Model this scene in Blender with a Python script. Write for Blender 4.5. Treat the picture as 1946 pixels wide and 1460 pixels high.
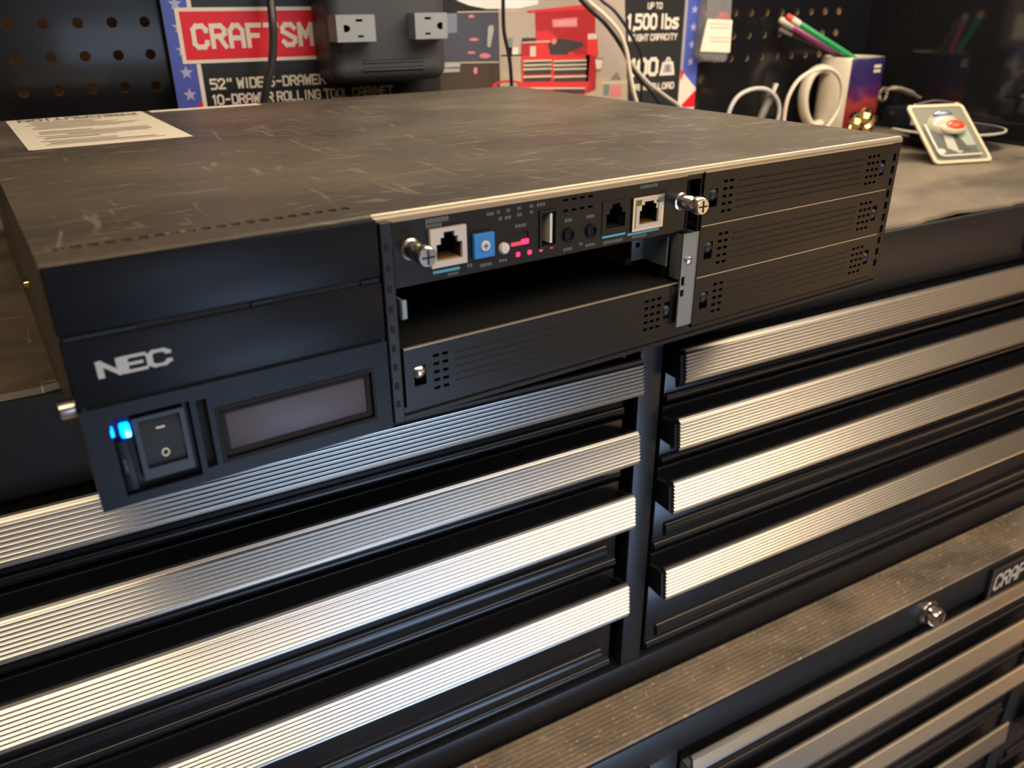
import bpy, bmesh, math, random
from mathutils import Vector, Matrix
random.seed(7)
for o in list(bpy.data.objects): bpy.data.objects.remove(o)
SC = bpy.context.scene
COL = SC.collection
Z0 = 1.30                      # height of the worktop mat above the floor

# ------------------------------------------------------------------ camera
F_PX = 1528.9
CAMR = ((0.87607, -0.48212, -0.00789), (-0.21187, -0.37020, -0.90447), (0.43314, 0.79405, -0.42647))
def orthonormal(rows):
    a, b, c = [Vector(r) for r in rows]
    c.normalize(); a = (a - c * a.dot(c)).normalized(); b = c.cross(a)
    return a, b, c
RX, RD, RF = orthonormal(CAMR)
CAM = Vector((0.01191, -0.26773, 0.15341))
cd = bpy.data.cameras.new('camera'); cam = bpy.data.objects.new('camera', cd); COL.objects.link(cam)
cd.sensor_fit = 'HORIZONTAL'; cd.sensor_width = 36; cd.lens = F_PX / 1946 * 36
cd.clip_start = 0.01; cd.clip_end = 50
m3 = Matrix((RX, -RD, -RF)).transposed()
cam.matrix_world = Matrix.Translation(CAM + Vector((0, 0, Z0))) @ m3.to_4x4()
cd.dof.use_dof = True; cd.dof.focus_distance = 0.42; cd.dof.aperture_fstop = 11.0
SC.camera = cam
def ray(px, py): return RX * ((px - 973) / F_PX) + RD * ((py - 730) / F_PX) + RF
def hit(px, py, ax, d):
    r = ray(px, py); return CAM + r * ((d - CAM[ax]) / r[ax])

# ------------------------------------------------------------------ view, world, lights
SC.view_settings.view_transform = 'Standard'; SC.view_settings.look = 'None'
SC.view_settings.exposure = 0.0; SC.view_settings.gamma = 1.0; SC.view_settings.use_curve_mapping = False
w = bpy.data.worlds.new('world'); SC.world = w; w.use_nodes = True
w.node_tree.nodes['Background'].inputs[0].default_value = (0.60, 0.50, 0.42, 1)
w.node_tree.nodes['Background'].inputs[1].default_value = 0.08
def area(name, loc, target, sx, sy, power, col, spread=180):
    l = bpy.data.lights.new(name, 'AREA'); l.shape = 'RECTANGLE'; l.size = sx; l.size_y = sy
    l.energy = power; l.color = col; l.spread = math.radians(spread)
    o = bpy.data.objects.new(name, l); COL.objects.link(o)
    o.location = Vector(loc) + Vector((0, 0, Z0))
    d = Vector(target) - Vector(loc); o.rotation_euler = d.to_track_quat('-Z', 'Y').to_euler()
    return o
WARM = (1.0, 0.76, 0.50)
area('ceiling_lamp_warm', (-0.3, -0.80, 1.15), (-0.2, -0.3, 0), 1.3, 0.7, 11.5, WARM)
area('ceiling_lamp_warm_right', (1.4, -0.9, 1.15), (1.0, -0.3, 0), 1.1, 0.7, 15, WARM)
area('added_cool_light', (0.60, -1.00, 1.15), (0.3, 0.1, -0.2), 0.46, 0.8, 5.0, (0.60, 0.75, 1.0))  # added cool light, fills handle reflections between the two warm lamps
area('added_lid_light', (0.62, 0.20, 0.425), (0.60, 0.33, 0.0), 0.8, 0.06, 4.7, (1.0, 0.83, 0.62))  # added light without a fixture, brightens the lid and the cardboard
area('daylight_window', (0.55, -2.3, -0.35), (0.35, 0.1, -0.2), 0.9, 0.9, 8, (0.60, 0.76, 1.0))
area('added_low_cool_light', (0.56, -1.15, -0.88), (0.14, 0.118, -0.30), 0.60, 0.55, 7.5, (0.46, 0.66, 1.0))  # unseen cool source, added for the bluish glow on the handles
area('low_warm_lamp', (1.65, -1.30, -0.35), (0.6, 0.1, -0.2), 0.6, 0.9, 1.8, (1.0, 0.72, 0.42))
area('added_side_warm_light', (2.5, -0.98, -0.55), (0.7, 0.118, -0.05), 0.75, 0.5, 2.6, (1.0, 0.58, 0.26))  # added warm light for the brown reflection on the chest's top panel

# ------------------------------------------------------------------ materials
def mat(name, col, rough=0.5, metal=0.0, coat=0.0, emis=None, estr=0.0, trans=0.0, alpha=1.0, spec=0.5, ior=None):
    m = bpy.data.materials.new(name); m.use_nodes = True
    b = m.node_tree.nodes['Principled BSDF']
    b.inputs['Base Color'].default_value = (*col, 1); b.inputs['Roughness'].default_value = rough
    b.inputs['Metallic'].default_value = metal; b.inputs['Coat Weight'].default_value = coat
    b.inputs['Coat Roughness'].default_value = 0.08
    b.inputs['Specular IOR Level'].default_value = spec
    b.inputs['Transmission Weight'].default_value = trans; b.inputs['Alpha'].default_value = alpha
    if ior: b.inputs['IOR'].default_value = ior
    if emis: b.inputs['Emission Color'].default_value = (*emis, 1); b.inputs['Emission Strength'].default_value = estr
    return m
def bumpy(m, scale, strength, stretch=(1, 1, 1), dist=0.001, detail=3):
    nt = m.node_tree; b = nt.nodes['Principled BSDF']
    tc = nt.nodes.new('ShaderNodeTexCoord'); mp = nt.nodes.new('ShaderNodeMapping'); n = nt.nodes.new('ShaderNodeTexNoise'); bp = nt.nodes.new('ShaderNodeBump')
    mp.inputs['Scale'].default_value = stretch; n.inputs['Scale'].default_value = scale; n.inputs['Detail'].default_value = detail
    bp.inputs['Strength'].default_value = strength; bp.inputs['Distance'].default_value = dist
    L = nt.links; L.new(tc.outputs['Object'], mp.inputs[0]); L.new(mp.outputs[0], n.inputs[0]); L.new(n.outputs[0], bp.inputs['Height']); L.new(bp.outputs[0], b.inputs['Normal'])
    return m
def worn(m, base, dust, scr, s1=7.0, s2=60.0, amt=0.5, rot=0.35, thin=(1, 14, 1), thr=0.66, wide=.09):
    """dull painted / rubber surface: cloudy dust plus fine elongated scratches"""
    nt = m.node_tree; N = nt.nodes; L = nt.links; b = N['Principled BSDF']
    tc = N.new('ShaderNodeTexCoord')
    def noise(scale, stretch, r, detail=4, dist=0.0):
        mp = N.new('ShaderNodeMapping'); mp.inputs['Scale'].default_value = stretch; mp.inputs['Rotation'].default_value = (0, 0, r)
        n = N.new('ShaderNodeTexNoise'); n.inputs['Scale'].default_value = scale; n.inputs['Detail'].default_value = detail; n.inputs['Distortion'].default_value = dist
        L.new(tc.outputs['Object'], mp.inputs[0]); L.new(mp.outputs[0], n.inputs[0]); return n
    def ramp(n, a, c):
        r = N.new('ShaderNodeValToRGB'); r.color_ramp.elements[0].position = a; r.color_ramp.elements[1].position = c
        L.new(n.outputs[0], r.inputs[0]); return r
    def mix(fac, c1, c2):
        x = N.new('ShaderNodeMix'); x.data_type = 'RGBA'
        L.new(fac, x.inputs[0])
        if isinstance(c1, tuple): x.inputs[6].default_value = (*c1, 1)
        else: L.new(c1, x.inputs[6])
        if isinstance(c2, tuple): x.inputs[7].default_value = (*c2, 1)
        else: L.new(c2, x.inputs[7])
        return x.outputs[2]
    cl = ramp(noise(s1, (1, 1.6, 1), rot, 6, 0.6), 0.35, 0.75)
    c = mix(cl.outputs[0], base, dust)
    s_a = ramp(noise(s2, thin, rot, 5, 1.2), thr, thr + wide)
    s_b = ramp(noise(s2 * 0.5, (thin[1], thin[0], 1), rot + 0.9, 5, 1.5), thr + 0.04, thr + wide + .02)
    c = mix(s_a.outputs[0], c, scr); c = mix(s_b.outputs[0], c, scr)
    fine = ramp(noise(s2 * 8, (1, 1, 1), 0, 2), 0.3, 0.8)
    c = mix(fine.outputs[0], c, tuple(0.5 * (x + y) for x, y in zip(base, dust))) if amt > 0.7 else c
    L.new(c, b.inputs['Base Color'])
    bp = N.new('ShaderNodeBump'); bp.inputs['Strength'].default_value = 0.25; bp.inputs['Distance'].default_value = 0.0004
    L.new(noise(s2 * 6, (1, 3, 1), rot, 3).outputs[0], bp.inputs['Height']); L.new(bp.outputs[0], b.inputs['Normal'])
    return m
M = {}
M['lid'] = worn(mat('scuffed_charcoal_paint', (.05, .045, .04), .42), (.058, .050, .042), (.145, .118, .086), (.28, .23, .165), 6, 30, rot=.25, thin=(1.3, 8, 1), thr=.58, wide=.22)
M['edge_glint'] = mat('edge_glint_paint', (.42, .34, .23), .30, .3, spec=.8)  # warm specular glint along sheet edges, put into the base colour
M['housing'] = bumpy(mat('dark_painted_steel', (.011, .010, .010), .40, spec=.38), 2200, .05)
M['bezel'] = bumpy(mat('black_plastic', (.006, .0070, .010), .36, spec=.20), 2500, .05)
M['plate'] = bumpy(mat('satin_black_sheet', (.010, .0085, .007), .34, spec=.36), 2200, .05)
M['gloss'] = mat('gloss_black_enamel', (.010, .011, .014), .24)
M['gloss2'] = mat('black_enamel_frame', (.010, .011, .013), .40)
M['lit_rim'] = mat('lit_hole_rim', (.55, .45, .36), .35, .4)  # hole walls coloured pale to stand for light catching the black sheet
M['dark'] = mat('deep_black', (.004, .004, .004), .8)
M['alu'] = bumpy(mat('brushed_aluminium', (.56, .55, .53), .30, 1.0), 90, .06, (.03, 9, 9), .0004)
M['chrome'] = mat('chrome', (.78, .76, .74), .12, 1.0)
M['nickel'] = mat('nickel', (.72, .68, .62), .24, 1.0)
M['zinc'] = mat('zinc_sheet', (.27, .30, .31), .40, .6)
M['rubber'] = worn(mat('worn_rubber_mat', (.03, .028, .024), .62), (.085, .070, .054), (.24, .195, .14), (.42, .33, .23), 9, 30, rot=.1)
M['liner'] = worn(mat('ribbed_liner', (.05, .045, .038), .55), (.18, .145, .105), (.42, .33, .23), (.62, .48, .34), 14, 160, rot=0, thin=(1, 3, 1), thr=.60)
M['beige'] = mat('beige_jack_plastic', (.60, .52, .43), .45)
M['blue'] = mat('blue_switch', (.03, .22, .55), .4)
M['white'] = mat('white_plastic', (.70, .66, .58), .4)
M['cyan'] = mat('cyan_stripe_ink', (.09, .42, .55), .5)
M['ink'] = mat('grey_print', (.13, .13, .13), .6)
M['logo'] = mat('silver_logo_print', (.42, .38, .33), .45, .3)
M['lcd'] = bumpy(mat('lcd_window', (.070, .054, .064), .45), 60, .1)
M['ledb'] = mat('blue_led', (.0, .05, .6), .3, emis=(.0, .12, 1.0), estr=9)
M['ledc'] = mat('blue_led_core', (.1, .5, 1), .3, emis=(.05, .55, 1.0), estr=14)
M['ledr'] = mat('red_led', (.6, .0, .05), .3, emis=(1.0, .02, .09), estr=3.2)
M['ledrd'] = mat('dim_red_led', (.3, .02, .05), .3, emis=(1.0, .10, .16), estr=.6)
M['paper'] = mat('cream_paper', (.80, .73, .60), .6)
M['print'] = mat('label_print', (.25, .22, .20), .6)
M['printl'] = mat('label_print_faint', (.52, .46, .38), .6)
M['brass'] = mat('brass', (.85, .60, .28), .2, 1.0)
M['copper'] = mat('copper_contacts', (.60, .32, .12), .35, .8)
M['screen'] = mat('dark_glass', (.01, .01, .012), .08, coat=.5)

# ------------------------------------------------------------------ mesh helpers
class MB:
    def __init__(s): s.v = []; s.f = []; s.m = []; s.mats = []
    def mi(s, mt):
        if mt not in s.mats: s.mats.append(mt)
        return s.mats.index(mt)
    def add(s, vs, fs, mt):
        o = len(s.v); s.v += [Vector(v) for v in vs]; i = s.mi(mt)
        for f in fs: s.f.append([o + k for k in f]); s.m.append(i)
    def box(s, x0, x1, y0, y1, z0, z1, mt, ch=0.0):
        if ch <= 0:
            vs = [(x, y, z) for z in (z0, z1) for y in (y0, y1) for x in (x0, x1)]
            s.add(vs, [(0, 2, 3, 1), (4, 5, 7, 6), (0, 1, 5, 4), (2, 6, 7, 3), (0, 4, 6, 2), (1, 3, 7, 5)], mt); return
        bm = bmesh.new(); bmesh.ops.create_cube(bm, size=1)
        for v in bm.verts: v.co = Vector(((x0 + x1) / 2 + v.co.x * (x1 - x0), (y0 + y1) / 2 + v.co.y * (y1 - y0), (z0 + z1) / 2 + v.co.z * (z1 - z0)))
        bmesh.ops.bevel(bm, geom=list(bm.edges), offset=ch, segments=2, affect='EDGES', profile=.5)
        bm.verts.index_update()
        s.add([v.co.copy() for v in bm.verts], [[v.index for v in f.verts] for f in bm.faces], mt); bm.free()
    def prism(s, prof, axis, a0, a1, mt, closed=True):
        """prof: list of 2D points; axis 'x' -> (y,z), 'y' -> (x,z), 'z' -> (x,y)"""
        n = len(prof)
        def P(p, a): return {'x': (a, p[0], p[1]), 'y': (p[0], a, p[1]), 'z': (p[0], p[1], a)}[axis]
        vs = [P(p, a0) for p in prof] + [P(p, a1) for p in prof]
        fs = [(i, (i + 1) % n, n + (i + 1) % n, n + i) for i in range(n if closed else n - 1)]
        if closed: fs += [tuple(range(n))[::-1], tuple(range(n, 2 * n))]
        s.add(vs, fs, mt)
    def plate(s, r, holes, y0, y1, mt, axis='y'):
        """sheet with real holes. r=(u0,u1,w0,w1), holes list of the same; axis = thickness axis"""
        us = sorted({r[0], r[1], *[h[0] for h in holes], *[h[1] for h in holes]}); ws = sorted({r[2], r[3], *[h[2] for h in holes], *[h[3] for h in holes]})
        nu, nw = len(us) - 1, len(ws) - 1
        def solid(i, j):
            if i < 0 or j < 0 or i >= nu or j >= nw: return False
            cu, cw = (us[i] + us[i + 1]) / 2, (ws[j] + ws[j + 1]) / 2
            return not any(h[0] < cu < h[1] and h[2] < cw < h[3] for h in holes)
        def P(u, y, w_): return (u, y, w_) if axis == 'y' else ((u, w_, y) if axis == 'z' else (y, u, w_))
        idx = {}; vs = []; fs = []
        def V(i, j, k):
            if (i, j, k) not in idx: idx[(i, j, k)] = len(vs); vs.append(P(us[i], (y0, y1)[k], ws[j]))
            return idx[(i, j, k)]
        for i in range(nu):
            for j in range(nw):
                if not solid(i, j): continue
                fs.append((V(i, j, 0), V(i + 1, j, 0), V(i + 1, j + 1, 0), V(i, j + 1, 0)))
                fs.append((V(i, j, 1), V(i, j + 1, 1), V(i + 1, j + 1, 1), V(i + 1, j, 1)))
                if not solid(i - 1, j): fs.append((V(i, j, 0), V(i, j + 1, 0), V(i, j + 1, 1), V(i, j, 1)))
                if not solid(i + 1, j): fs.append((V(i + 1, j, 0), V(i + 1, j, 1), V(i + 1, j + 1, 1), V(i + 1, j + 1, 0)))
                if not solid(i, j - 1): fs.append((V(i, j, 0), V(i, j, 1), V(i + 1, j, 1), V(i + 1, j, 0)))
                if not solid(i, j + 1): fs.append((V(i, j + 1, 0), V(i + 1, j + 1, 0), V(i + 1, j + 1, 1), V(i, j + 1, 1)))
        s.add(vs, fs, mt)
    def lathe(s, prof, c, axis, mt, n=24, cap=True):
        """prof: list of (radius, along axis); c centre; axis unit Vector"""
        ax = Vector(axis).normalized(); t = Vector((0, 0, 1)) if abs(ax.z) < .9 else Vector((1, 0, 0))
        u = ax.cross(t).normalized(); v = ax.cross(u); c = Vector(c)
        vs = []; fs = []
        for r, a in prof:
            for k in range(n):
                th = 2 * math.pi * k / n; vs.append(c + ax * a + u * (r * math.cos(th)) + v * (r * math.sin(th)))
        for i in range(len(prof) - 1):
            for k in range(n): fs.append((i * n + k, i * n + (k + 1) % n, (i + 1) * n + (k + 1) % n, (i + 1) * n + k))
        if cap: fs.append(tuple(range(n))[::-1]); fs.append(tuple(range((len(prof) - 1) * n, len(prof) * n)))
        s.add(vs, fs, mt)
    def tube(s, pts, r, mt, n=10, sub=8, flat=1.0):
        P = [Vector(p) for p in pts]; Q = []
        if sub > 1:
            for i in range(len(P) - 1):
                p0 = P[max(i - 1, 0)]; p1 = P[i]; p2 = P[i + 1]; p3 = P[min(i + 2, len(P) - 1)]
                for k in range(sub):
                    t = k / sub
                    Q.append(.5 * ((2 * p1) + (p2 - p0) * t + (2 * p0 - 5 * p1 + 4 * p2 - p3) * t * t + (3 * p1 - p0 - 3 * p2 + p3) * t ** 3))
            Q.append(P[-1])
        else: Q = P
        vs = []; fs = []; u = None
        for i, q in enumerate(Q):
            t = (Q[min(i + 1, len(Q) - 1)] - Q[max(i - 1, 0)]).normalized()
            if u is None:
                u = t.cross(Vector((0, 0, 1)));
                if u.length < .05: u = t.cross(Vector((1, 0, 0)))
            u = (u - t * u.dot(t)).normalized(); v = t.cross(u)
            rr = r[min(i * len(r) // len(Q), len(r) - 1)] if isinstance(r, (list, tuple)) else r
            for k in range(n):
                th = 2 * math.pi * k / n; vs.append(q + u * (rr * math.cos(th)) + v * (rr * flat * math.sin(th)))
        for i in range(len(Q) - 1):
            for k in range(n): fs.append((i * n + k, i * n + (k + 1) % n, (i + 1) * n + (k + 1) % n, (i + 1) * n + k))
        fs.append(tuple(range(n))[::-1]); fs.append(tuple(range((len(Q) - 1) * n, len(Q) * n)))
        s.add(vs, fs, mt)
    def quad(s, a, b, c, d, mt): s.add([a, b, c, d], [(0, 1, 2, 3)], mt)
    def build(s, name, parent=None, smooth=False, org=(0, 0, 0), bevel=0):
        me = bpy.data.meshes.new(name); o0 = Vector(parent['org']) if parent is not None and 'org' in parent.keys() else Vector(org)
        me.from_pydata([tuple(v - o0) for v in s.v], [], s.f)
        for m_ in s.mats: me.materials.append(M[m_] if isinstance(m_, str) else m_)
        for p, i in zip(me.polygons, s.m): p.material_index = i
        bm = bmesh.new(); bm.from_mesh(me); bmesh.ops.recalc_face_normals(bm, faces=bm.faces); bm.to_mesh(me); bm.free()
        if smooth:
            for p in me.polygons: p.use_smooth = True
            me.set_sharp_from_angle(angle=math.radians(38))
        o = bpy.data.objects.new(name, me); COL.objects.link(o)
        if parent is not None: o.parent = parent
        else: o.location = Vector(org) + Vector((0, 0, Z0))
        if bevel:
            b = o.modifiers.new('bevel', 'BEVEL'); b.width = bevel; b.segments = 2; b.limit_method = 'ANGLE'; b.angle_limit = math.radians(50)
        return o
_org = {}
def thing(name, loc, label=None, cat=None, group=None, rz=0.0):
    o = bpy.data.objects.new(name, None); COL.objects.link(o); o.empty_display_size = .02
    o.location = Vector(loc) + Vector((0, 0, Z0)); o.rotation_euler = (0, 0, rz)
    o['org'] = tuple(loc) if rz == 0 else (0.0, 0.0, 0.0)
    tag(o, label, cat, group); return o
def tag(o, label=None, cat=None, group=None, kind=None):
    for k, v in (('label', label), ('category', cat), ('group', group), ('kind', kind)):
        if v: o[k] = v
    return o
def sub(o):            # children of a part share the coordinates of the thing
    p = o.parent
    o['org'] = tuple(p['org']); return o
def clean():
    for o in COL.objects:
        if 'org' in o.keys(): del o['org']

# block letters made of strokes on a 4 x 6 grid
G = {
 'A': [[(0, 0), (0, 4.6), (1.2, 6), (2.8, 6), (4, 4.6), (4, 0)], [(0, 2.4), (4, 2.4)]],
 'B': [[(0, 0), (0, 6), (3.2, 6), (4, 5.2), (4, 3.8), (3.2, 3), (0, 3)], [(3.2, 3), (4, 2.2), (4, .8), (3.2, 0), (0, 0)]],
 'C': [[(4, 4.6), (4, 5), (3, 6), (1, 6), (0, 5), (0, 1), (1, 0), (3, 0), (4, 1), (4, 1.4)]],
 'D': [[(0, 0), (0, 6), (3, 6), (4, 5), (4, 1), (3, 0), (0, 0)]],
 'E': [[(4, 6), (0, 6), (0, 0), (4, 0)], [(0, 3), (3.2, 3)]],
 'F': [[(4, 6), (0, 6), (0, 0)], [(0, 3), (3.2, 3)]],
 'G': [[(4, 5), (3, 6), (1, 6), (0, 5), (0, 1), (1, 0), (3, 0), (4, 1), (4, 3), (2.2, 3)]],
 'H': [[(0, 0), (0, 6)], [(4, 0), (4, 6)], [(0, 3), (4, 3)]],
 'I': [[(2, 0), (2, 6)]],
 'L': [[(0, 6), (0, 0), (3.6, 0)]],
 'M': [[(0, 0), (0, 6), (2, 2.4), (4, 6), (4, 0)]],
 'N': [[(0, 0), (0, 6), (4, 0), (4, 6)]],
 'O': [[(1, 0), (0, 1), (0, 5), (1, 6), (3, 6), (4, 5), (4, 1), (3, 0), (1, 0)]],
 'P': [[(0, 0), (0, 6), (3, 6), (4, 5), (4, 3.6), (3, 2.7), (0, 2.7)]],
 'R': [[(0, 0), (0, 6), (3, 6), (4, 5), (4, 3.8), (3, 3), (0, 3)], [(2, 3), (4, 0)]],
 'S': [[(4, 5), (3, 6), (1, 6), (0, 5), (0, 4), (4, 2), (4, 1), (3, 0), (1, 0), (0, 1)]],
 'T': [[(0, 6), (4, 6)], [(2, 6), (2, 0)]],
 'U': [[(0, 6), (0, 1), (1, 0), (3, 0), (4, 1), (4, 6)]],
 'V': [[(0, 6), (2, 0), (4, 6)]],
 'W': [[(0, 6), (.7, 0), (2, 4.2), (3.3, 0), (4, 6)]],
 'Y': [[(0, 6), (2, 3), (4, 6)], [(2, 3), (2, 0)]],
 '0': [[(1, 0), (0, 1), (0, 5), (1, 6), (3, 6), (4, 5), (4, 1), (3, 0), (1, 0)]],
 '1': [[(1, 5), (2.2, 6), (2.2, 0)]],
 '2': [[(0, 4.6), (0, 5), (1, 6), (3, 6), (4, 5), (4, 4), (0, 0), (4, 0)]],
 '5': [[(4, 6), (0, 6), (0, 3.4), (3, 3.4), (4, 2.4), (4, 1), (3, 0), (0, 0)]],
 ',': [[(2, .4), (1.7, -.9)]], '-': [[(.6, 3), (3.4, 3)]], '"': [[(1, 6), (1, 4.6)], [(3, 6), (3, 4.6)]],
 'l': [[(2, 0), (2, 6)]],
 'b': [[(0, 6), (0, 0), (3, 0), (4, 1), (4, 3), (3, 4), (0, 4)]],
 's': [[(4, 4), (1, 4), (0, 3.2), (1, 2.2), (3, 1.9), (4, 1), (3, 0), (0, 0)]],
}
def stroke_text(mb, txt, o, u, v, n, wd, ht, mt, tk=1.0, gap=1.6, lift=.0002, space=2.2):
    """text of total width wd and height ht from lower-left o; u, v, n unit vectors"""
    o, u, v, n = Vector(o), Vector(u), Vector(v), Vector(n)
    adv = sum(space if c == ' ' else (2 + gap if c in 'Il1,' else 4 + gap) for c in txt) - gap + tk
    sx = wd / adv; sy = ht / (6 + tk); x = tk / 2
    for c in txt:
        if c == ' ': x += space; continue
        off = -1 if c in 'Il1,' else 0
        for pl in G[c]:
            for a, b in zip(pl, pl[1:]):
                a = Vector(a); b = Vector(b); d = (b - a).normalized(); p = Vector((-d.y, d.x)) * tk / 2; e = d * tk * .42
                cs = [a - e - p, b + e - p, b + e + p, a - e + p]
                lift += 2e-6; mb.add([o + u * ((x + off + q.x) * sx) + v * ((q.y + tk / 2) * sy) + n * lift for q in cs], [(0, 1, 2, 3)], mt)
        x += (2 if c in 'Il1' else .6 if c == ',' else 4) + gap

# ------------------------------------------------------------------ room shell
fl_m = bumpy(mat('concrete_floor', (.20, .18, .16), .6), 20, .3)
wall_m = bumpy(mat('painted_wall', (.42, .36, .29), .8), 60, .2)
def shell(name, x0, x1, y0, y1, z0, z1, m_):
    b = MB(); b.box(x0, x1, y0, y1, z0, z1, m_); o = b.build(name); tag(o, kind='structure'); return o
FZ = -Z0
shell('floor', -2.2, 2.6, -2.6, .75, FZ - .05, FZ, fl_m)
shell('wall_back', -2.2, 2.6, .62, .75, FZ, 1.30, bumpy(mat('tan_back_wall', (.62, .36, .18), .8), 60, .2))
shell('wall_left', -2.3, -2.2, -2.6, .75, FZ, 1.30, wall_m)
shell('wall_right', 2.6, 2.7, -2.6, .75, FZ, 1.30, wall_m)
shell('wall_front', -2.2, 2.6, -2.7, -2.6, FZ, 1.30, wall_m)
shell('ceiling', -2.3, 2.7, -2.7, .75, 1.30, 1.35, mat('ceiling_paint', (.55, .50, .44), .8))
b = MB(); wood = bumpy(mat('oak_door', (.42, .22, .09), .45), 12, .2, (1, 1, 8))
b.box(2.55, 2.60, -1.75, -.55, FZ, .75, wood)
for z0, z1 in ((FZ + .15, -.45), (-.35, .60)):
    for y0, y1 in ((-1.65, -1.2), (-1.1, -.65)): b.box(2.54, 2.55, y0, y1, z0, z1, wood, .004)
tag(b.build('door_1'), kind='structure')

# ------------------------------------------------------------------ tool storage
HY = .1015                                       # outermost y of the handles on the upper chest
def handle_profile(zt, yf, h=.027, prot=.0165, ribs=8, amp=.0009):
    """J shaped pull: ribbed plate standing off the drawer face, open at the top, returning below"""
    yo = yf - prot
    P = [(yo + .0078, zt - .0022), (yo + .0070, zt - .0004), (yo + .0050, zt + .0006), (yo + .0034, zt + .0002), (yo + .0026, zt - .0010)]
    z = zt - .0016; step = (h - .0034) / ribs
    for i in range(ribs):
        y = yo + .0022 * (1 - i / ribs)
        for f_ in (0, .18, .36, .54, .72, .86): P.append((y - amp * math.sin(math.pi * f_ / .86) ** .8 if 0 < f_ < .86 else y, z - step * f_))
        z -= step
    P += [(yo - .0002, zt - h + .0008), (yo + .0006, zt - h - .0006), (yf, zt - h - .0006), (yf, zt - h + .0010), (yo + .0028, zt - h + .0018), (yo + .0046, zt - .0050), (yo + .0070, zt - .0036)]
    return P
def drawer(parent, x0, x1, zt, zb, yf, hz, hh=.027, prot=.0165, beads=True, hx=.012, cap=True, amp=.0009):
    """drawer front (part) with handle, end caps and pressed beads"""
    b = MB()
    b.box(x0, x1, yf, yf + .006, zb, zt, 'gloss', .0008)
    b.box(x0 + .01, x1 - .01, yf + .006, yf + .30, zb + .006, zt - .008, 'dark')
    d = sub(b.build('drawer', parent, True))
    b = MB(); b.prism(handle_profile(hz, yf - .0002, hh, prot, 8, amp), 'x', x0 - hx + .012, x1 + hx - .012 , 'alu')
    h = b.build('handle', d, True); 
    if beads:
        H = zt - zb
        for k, (dz, r, pr) in enumerate(((.0165, .0062, .0036), (.0040, .0034, .0026))):
            b = MB(); n = 8; P = []
            for i in range(n + 1):
                a = math.pi * i / n; P.append((yf - pr * math.sin(a), zb + dz + r * math.cos(a)))
            P.append((yf + .001, zb + dz - r)); P.append((yf + .001, zb + dz + r))
            xa, xb = x0 + (.010 if k == 0 else .001), x1 - (.010 if k == 0 else .001)
            b.prism(P, 'x', xa, xb, 'gloss')
            b.build('pressed_bead', d, True)
    if cap:
        for xe, s_ in ((x0 + .001, -1), (x1 - .001, 1)):
            b = MB(); y0 = yf - prot + .0040
            b.prism([(yf, hz - .006), (y0 + .004, hz - .003), (y0, hz - .004), (y0 - .0020, hz - hh + .002), (yf, hz - hh + .002)], 'x', xe, xe + s_ * .0035, 'gloss2')
            b.build('end_cap', d, True)
    return d
def carcass(parent, X0, X1, yf, yb, zt, zb, stiles, rails, mt='gloss2'):
    b = MB(); yr = yf
    b.box(X0, X0 + .006, yr, yb, zb, zt, mt); b.box(X1 - .006, X1, yr, yb, zb, zt, mt)
    b.box(X0 + .006, X1 - .006, yb - .006, yb, zb, zt, mt); b.box(X0 + .006, X1 - .006, yr + .004, yb - .006, zt - .004, zt, mt); b.box(X0 + .006, X1 - .006, yr + .004, yb - .006, zb, zb + .004, mt)
    for a, c in stiles: b.box(a, c, yr, yr + .02, zb, zt, mt, .0012)
    for a, c in rails: b.box(X0 + .001, X1 - .001, yr - .0006, yr + .022, a, c, mt, .0012)
    b.box(X0 + .01, X1 - .01, yr + .32, yr + .325, zb + .01, zt - .01, 'dark')
    return b.build('cabinet_body', parent, True)
X0, X1 = -.330, .998
BANKS = [(-.290, .3105), (.3450, .958)]
TOPS = [-.0515, -.1025, -.1520, -.2290]; BOTS = [-.0995, -.1490, -.2255, -.3240]
chest = thing('top_tool_chest', (0, .118, -.352), 'gloss black tool chest with ribbed aluminium handles carrying the dark chassis', 'tool chest')
carcass(chest, X0, X1, .118, .534, -.003, -.352, [(X0, -.298), (.3190, .3540 - .016), (.966, X1)], [(-.0510, -.003), (-.352, -.3265)])
for (a, c) in BANKS:
    for zt, zb, hz, hh in zip(TOPS, BOTS, (-.0523, -.1040, -.1542, -.2313), (.0230, .0232, .0258, .0272)): drawer(chest, a, c, zt, zb, .1225, hz, hh, .0205, amp=.0014)
b = MB(); b.lathe([(.013, 0), (.013, .004), (.009, .006), (.009, .007)], (.742, .118, -.036), (0, -1, 0), 'gloss2', 24)
b.build('lock', chest, True)
# rubber mat on the chest
b = MB(); n = 90; th = .003
front = []
for i in range(n + 1):
    x = X0 + .004 + (X1 - X0 - .008) * i / n
    y = .1215 + .0012 * math.sin(i * .9) + .0010 * math.sin(i * 2.3 + 1) + (.0045 * math.exp(-((x - .645) / .035) ** 2)) - .002 * math.exp(-((x + .03) / .03) ** 2)
    front.append((x, y))
yb = .5335
vs = []; fs = []
for (x, y) in front: vs += [(x, y, -th + .0002), (x, y + .0006, -.0008), (x, y + .0016, 0), (x, yb, 0), (x, yb, -th + .0002)]
for i in range(n):
    for k in range(5): fs.append((i * 5 + k, i * 5 + (k + 1) % 5, (i + 1) * 5 + (k + 1) % 5, (i + 1) * 5 + k))
fs += [(0, 1, 2, 3, 4), tuple(range(n * 5, n * 5 + 5))]
b.add(vs, fs, 'rubber')
tag(b.build('rubber_mat', smooth=True, org=(0, .118, -.003)), 'worn dusty dark rubber mat covering the top of the black chest', 'mat')

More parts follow.
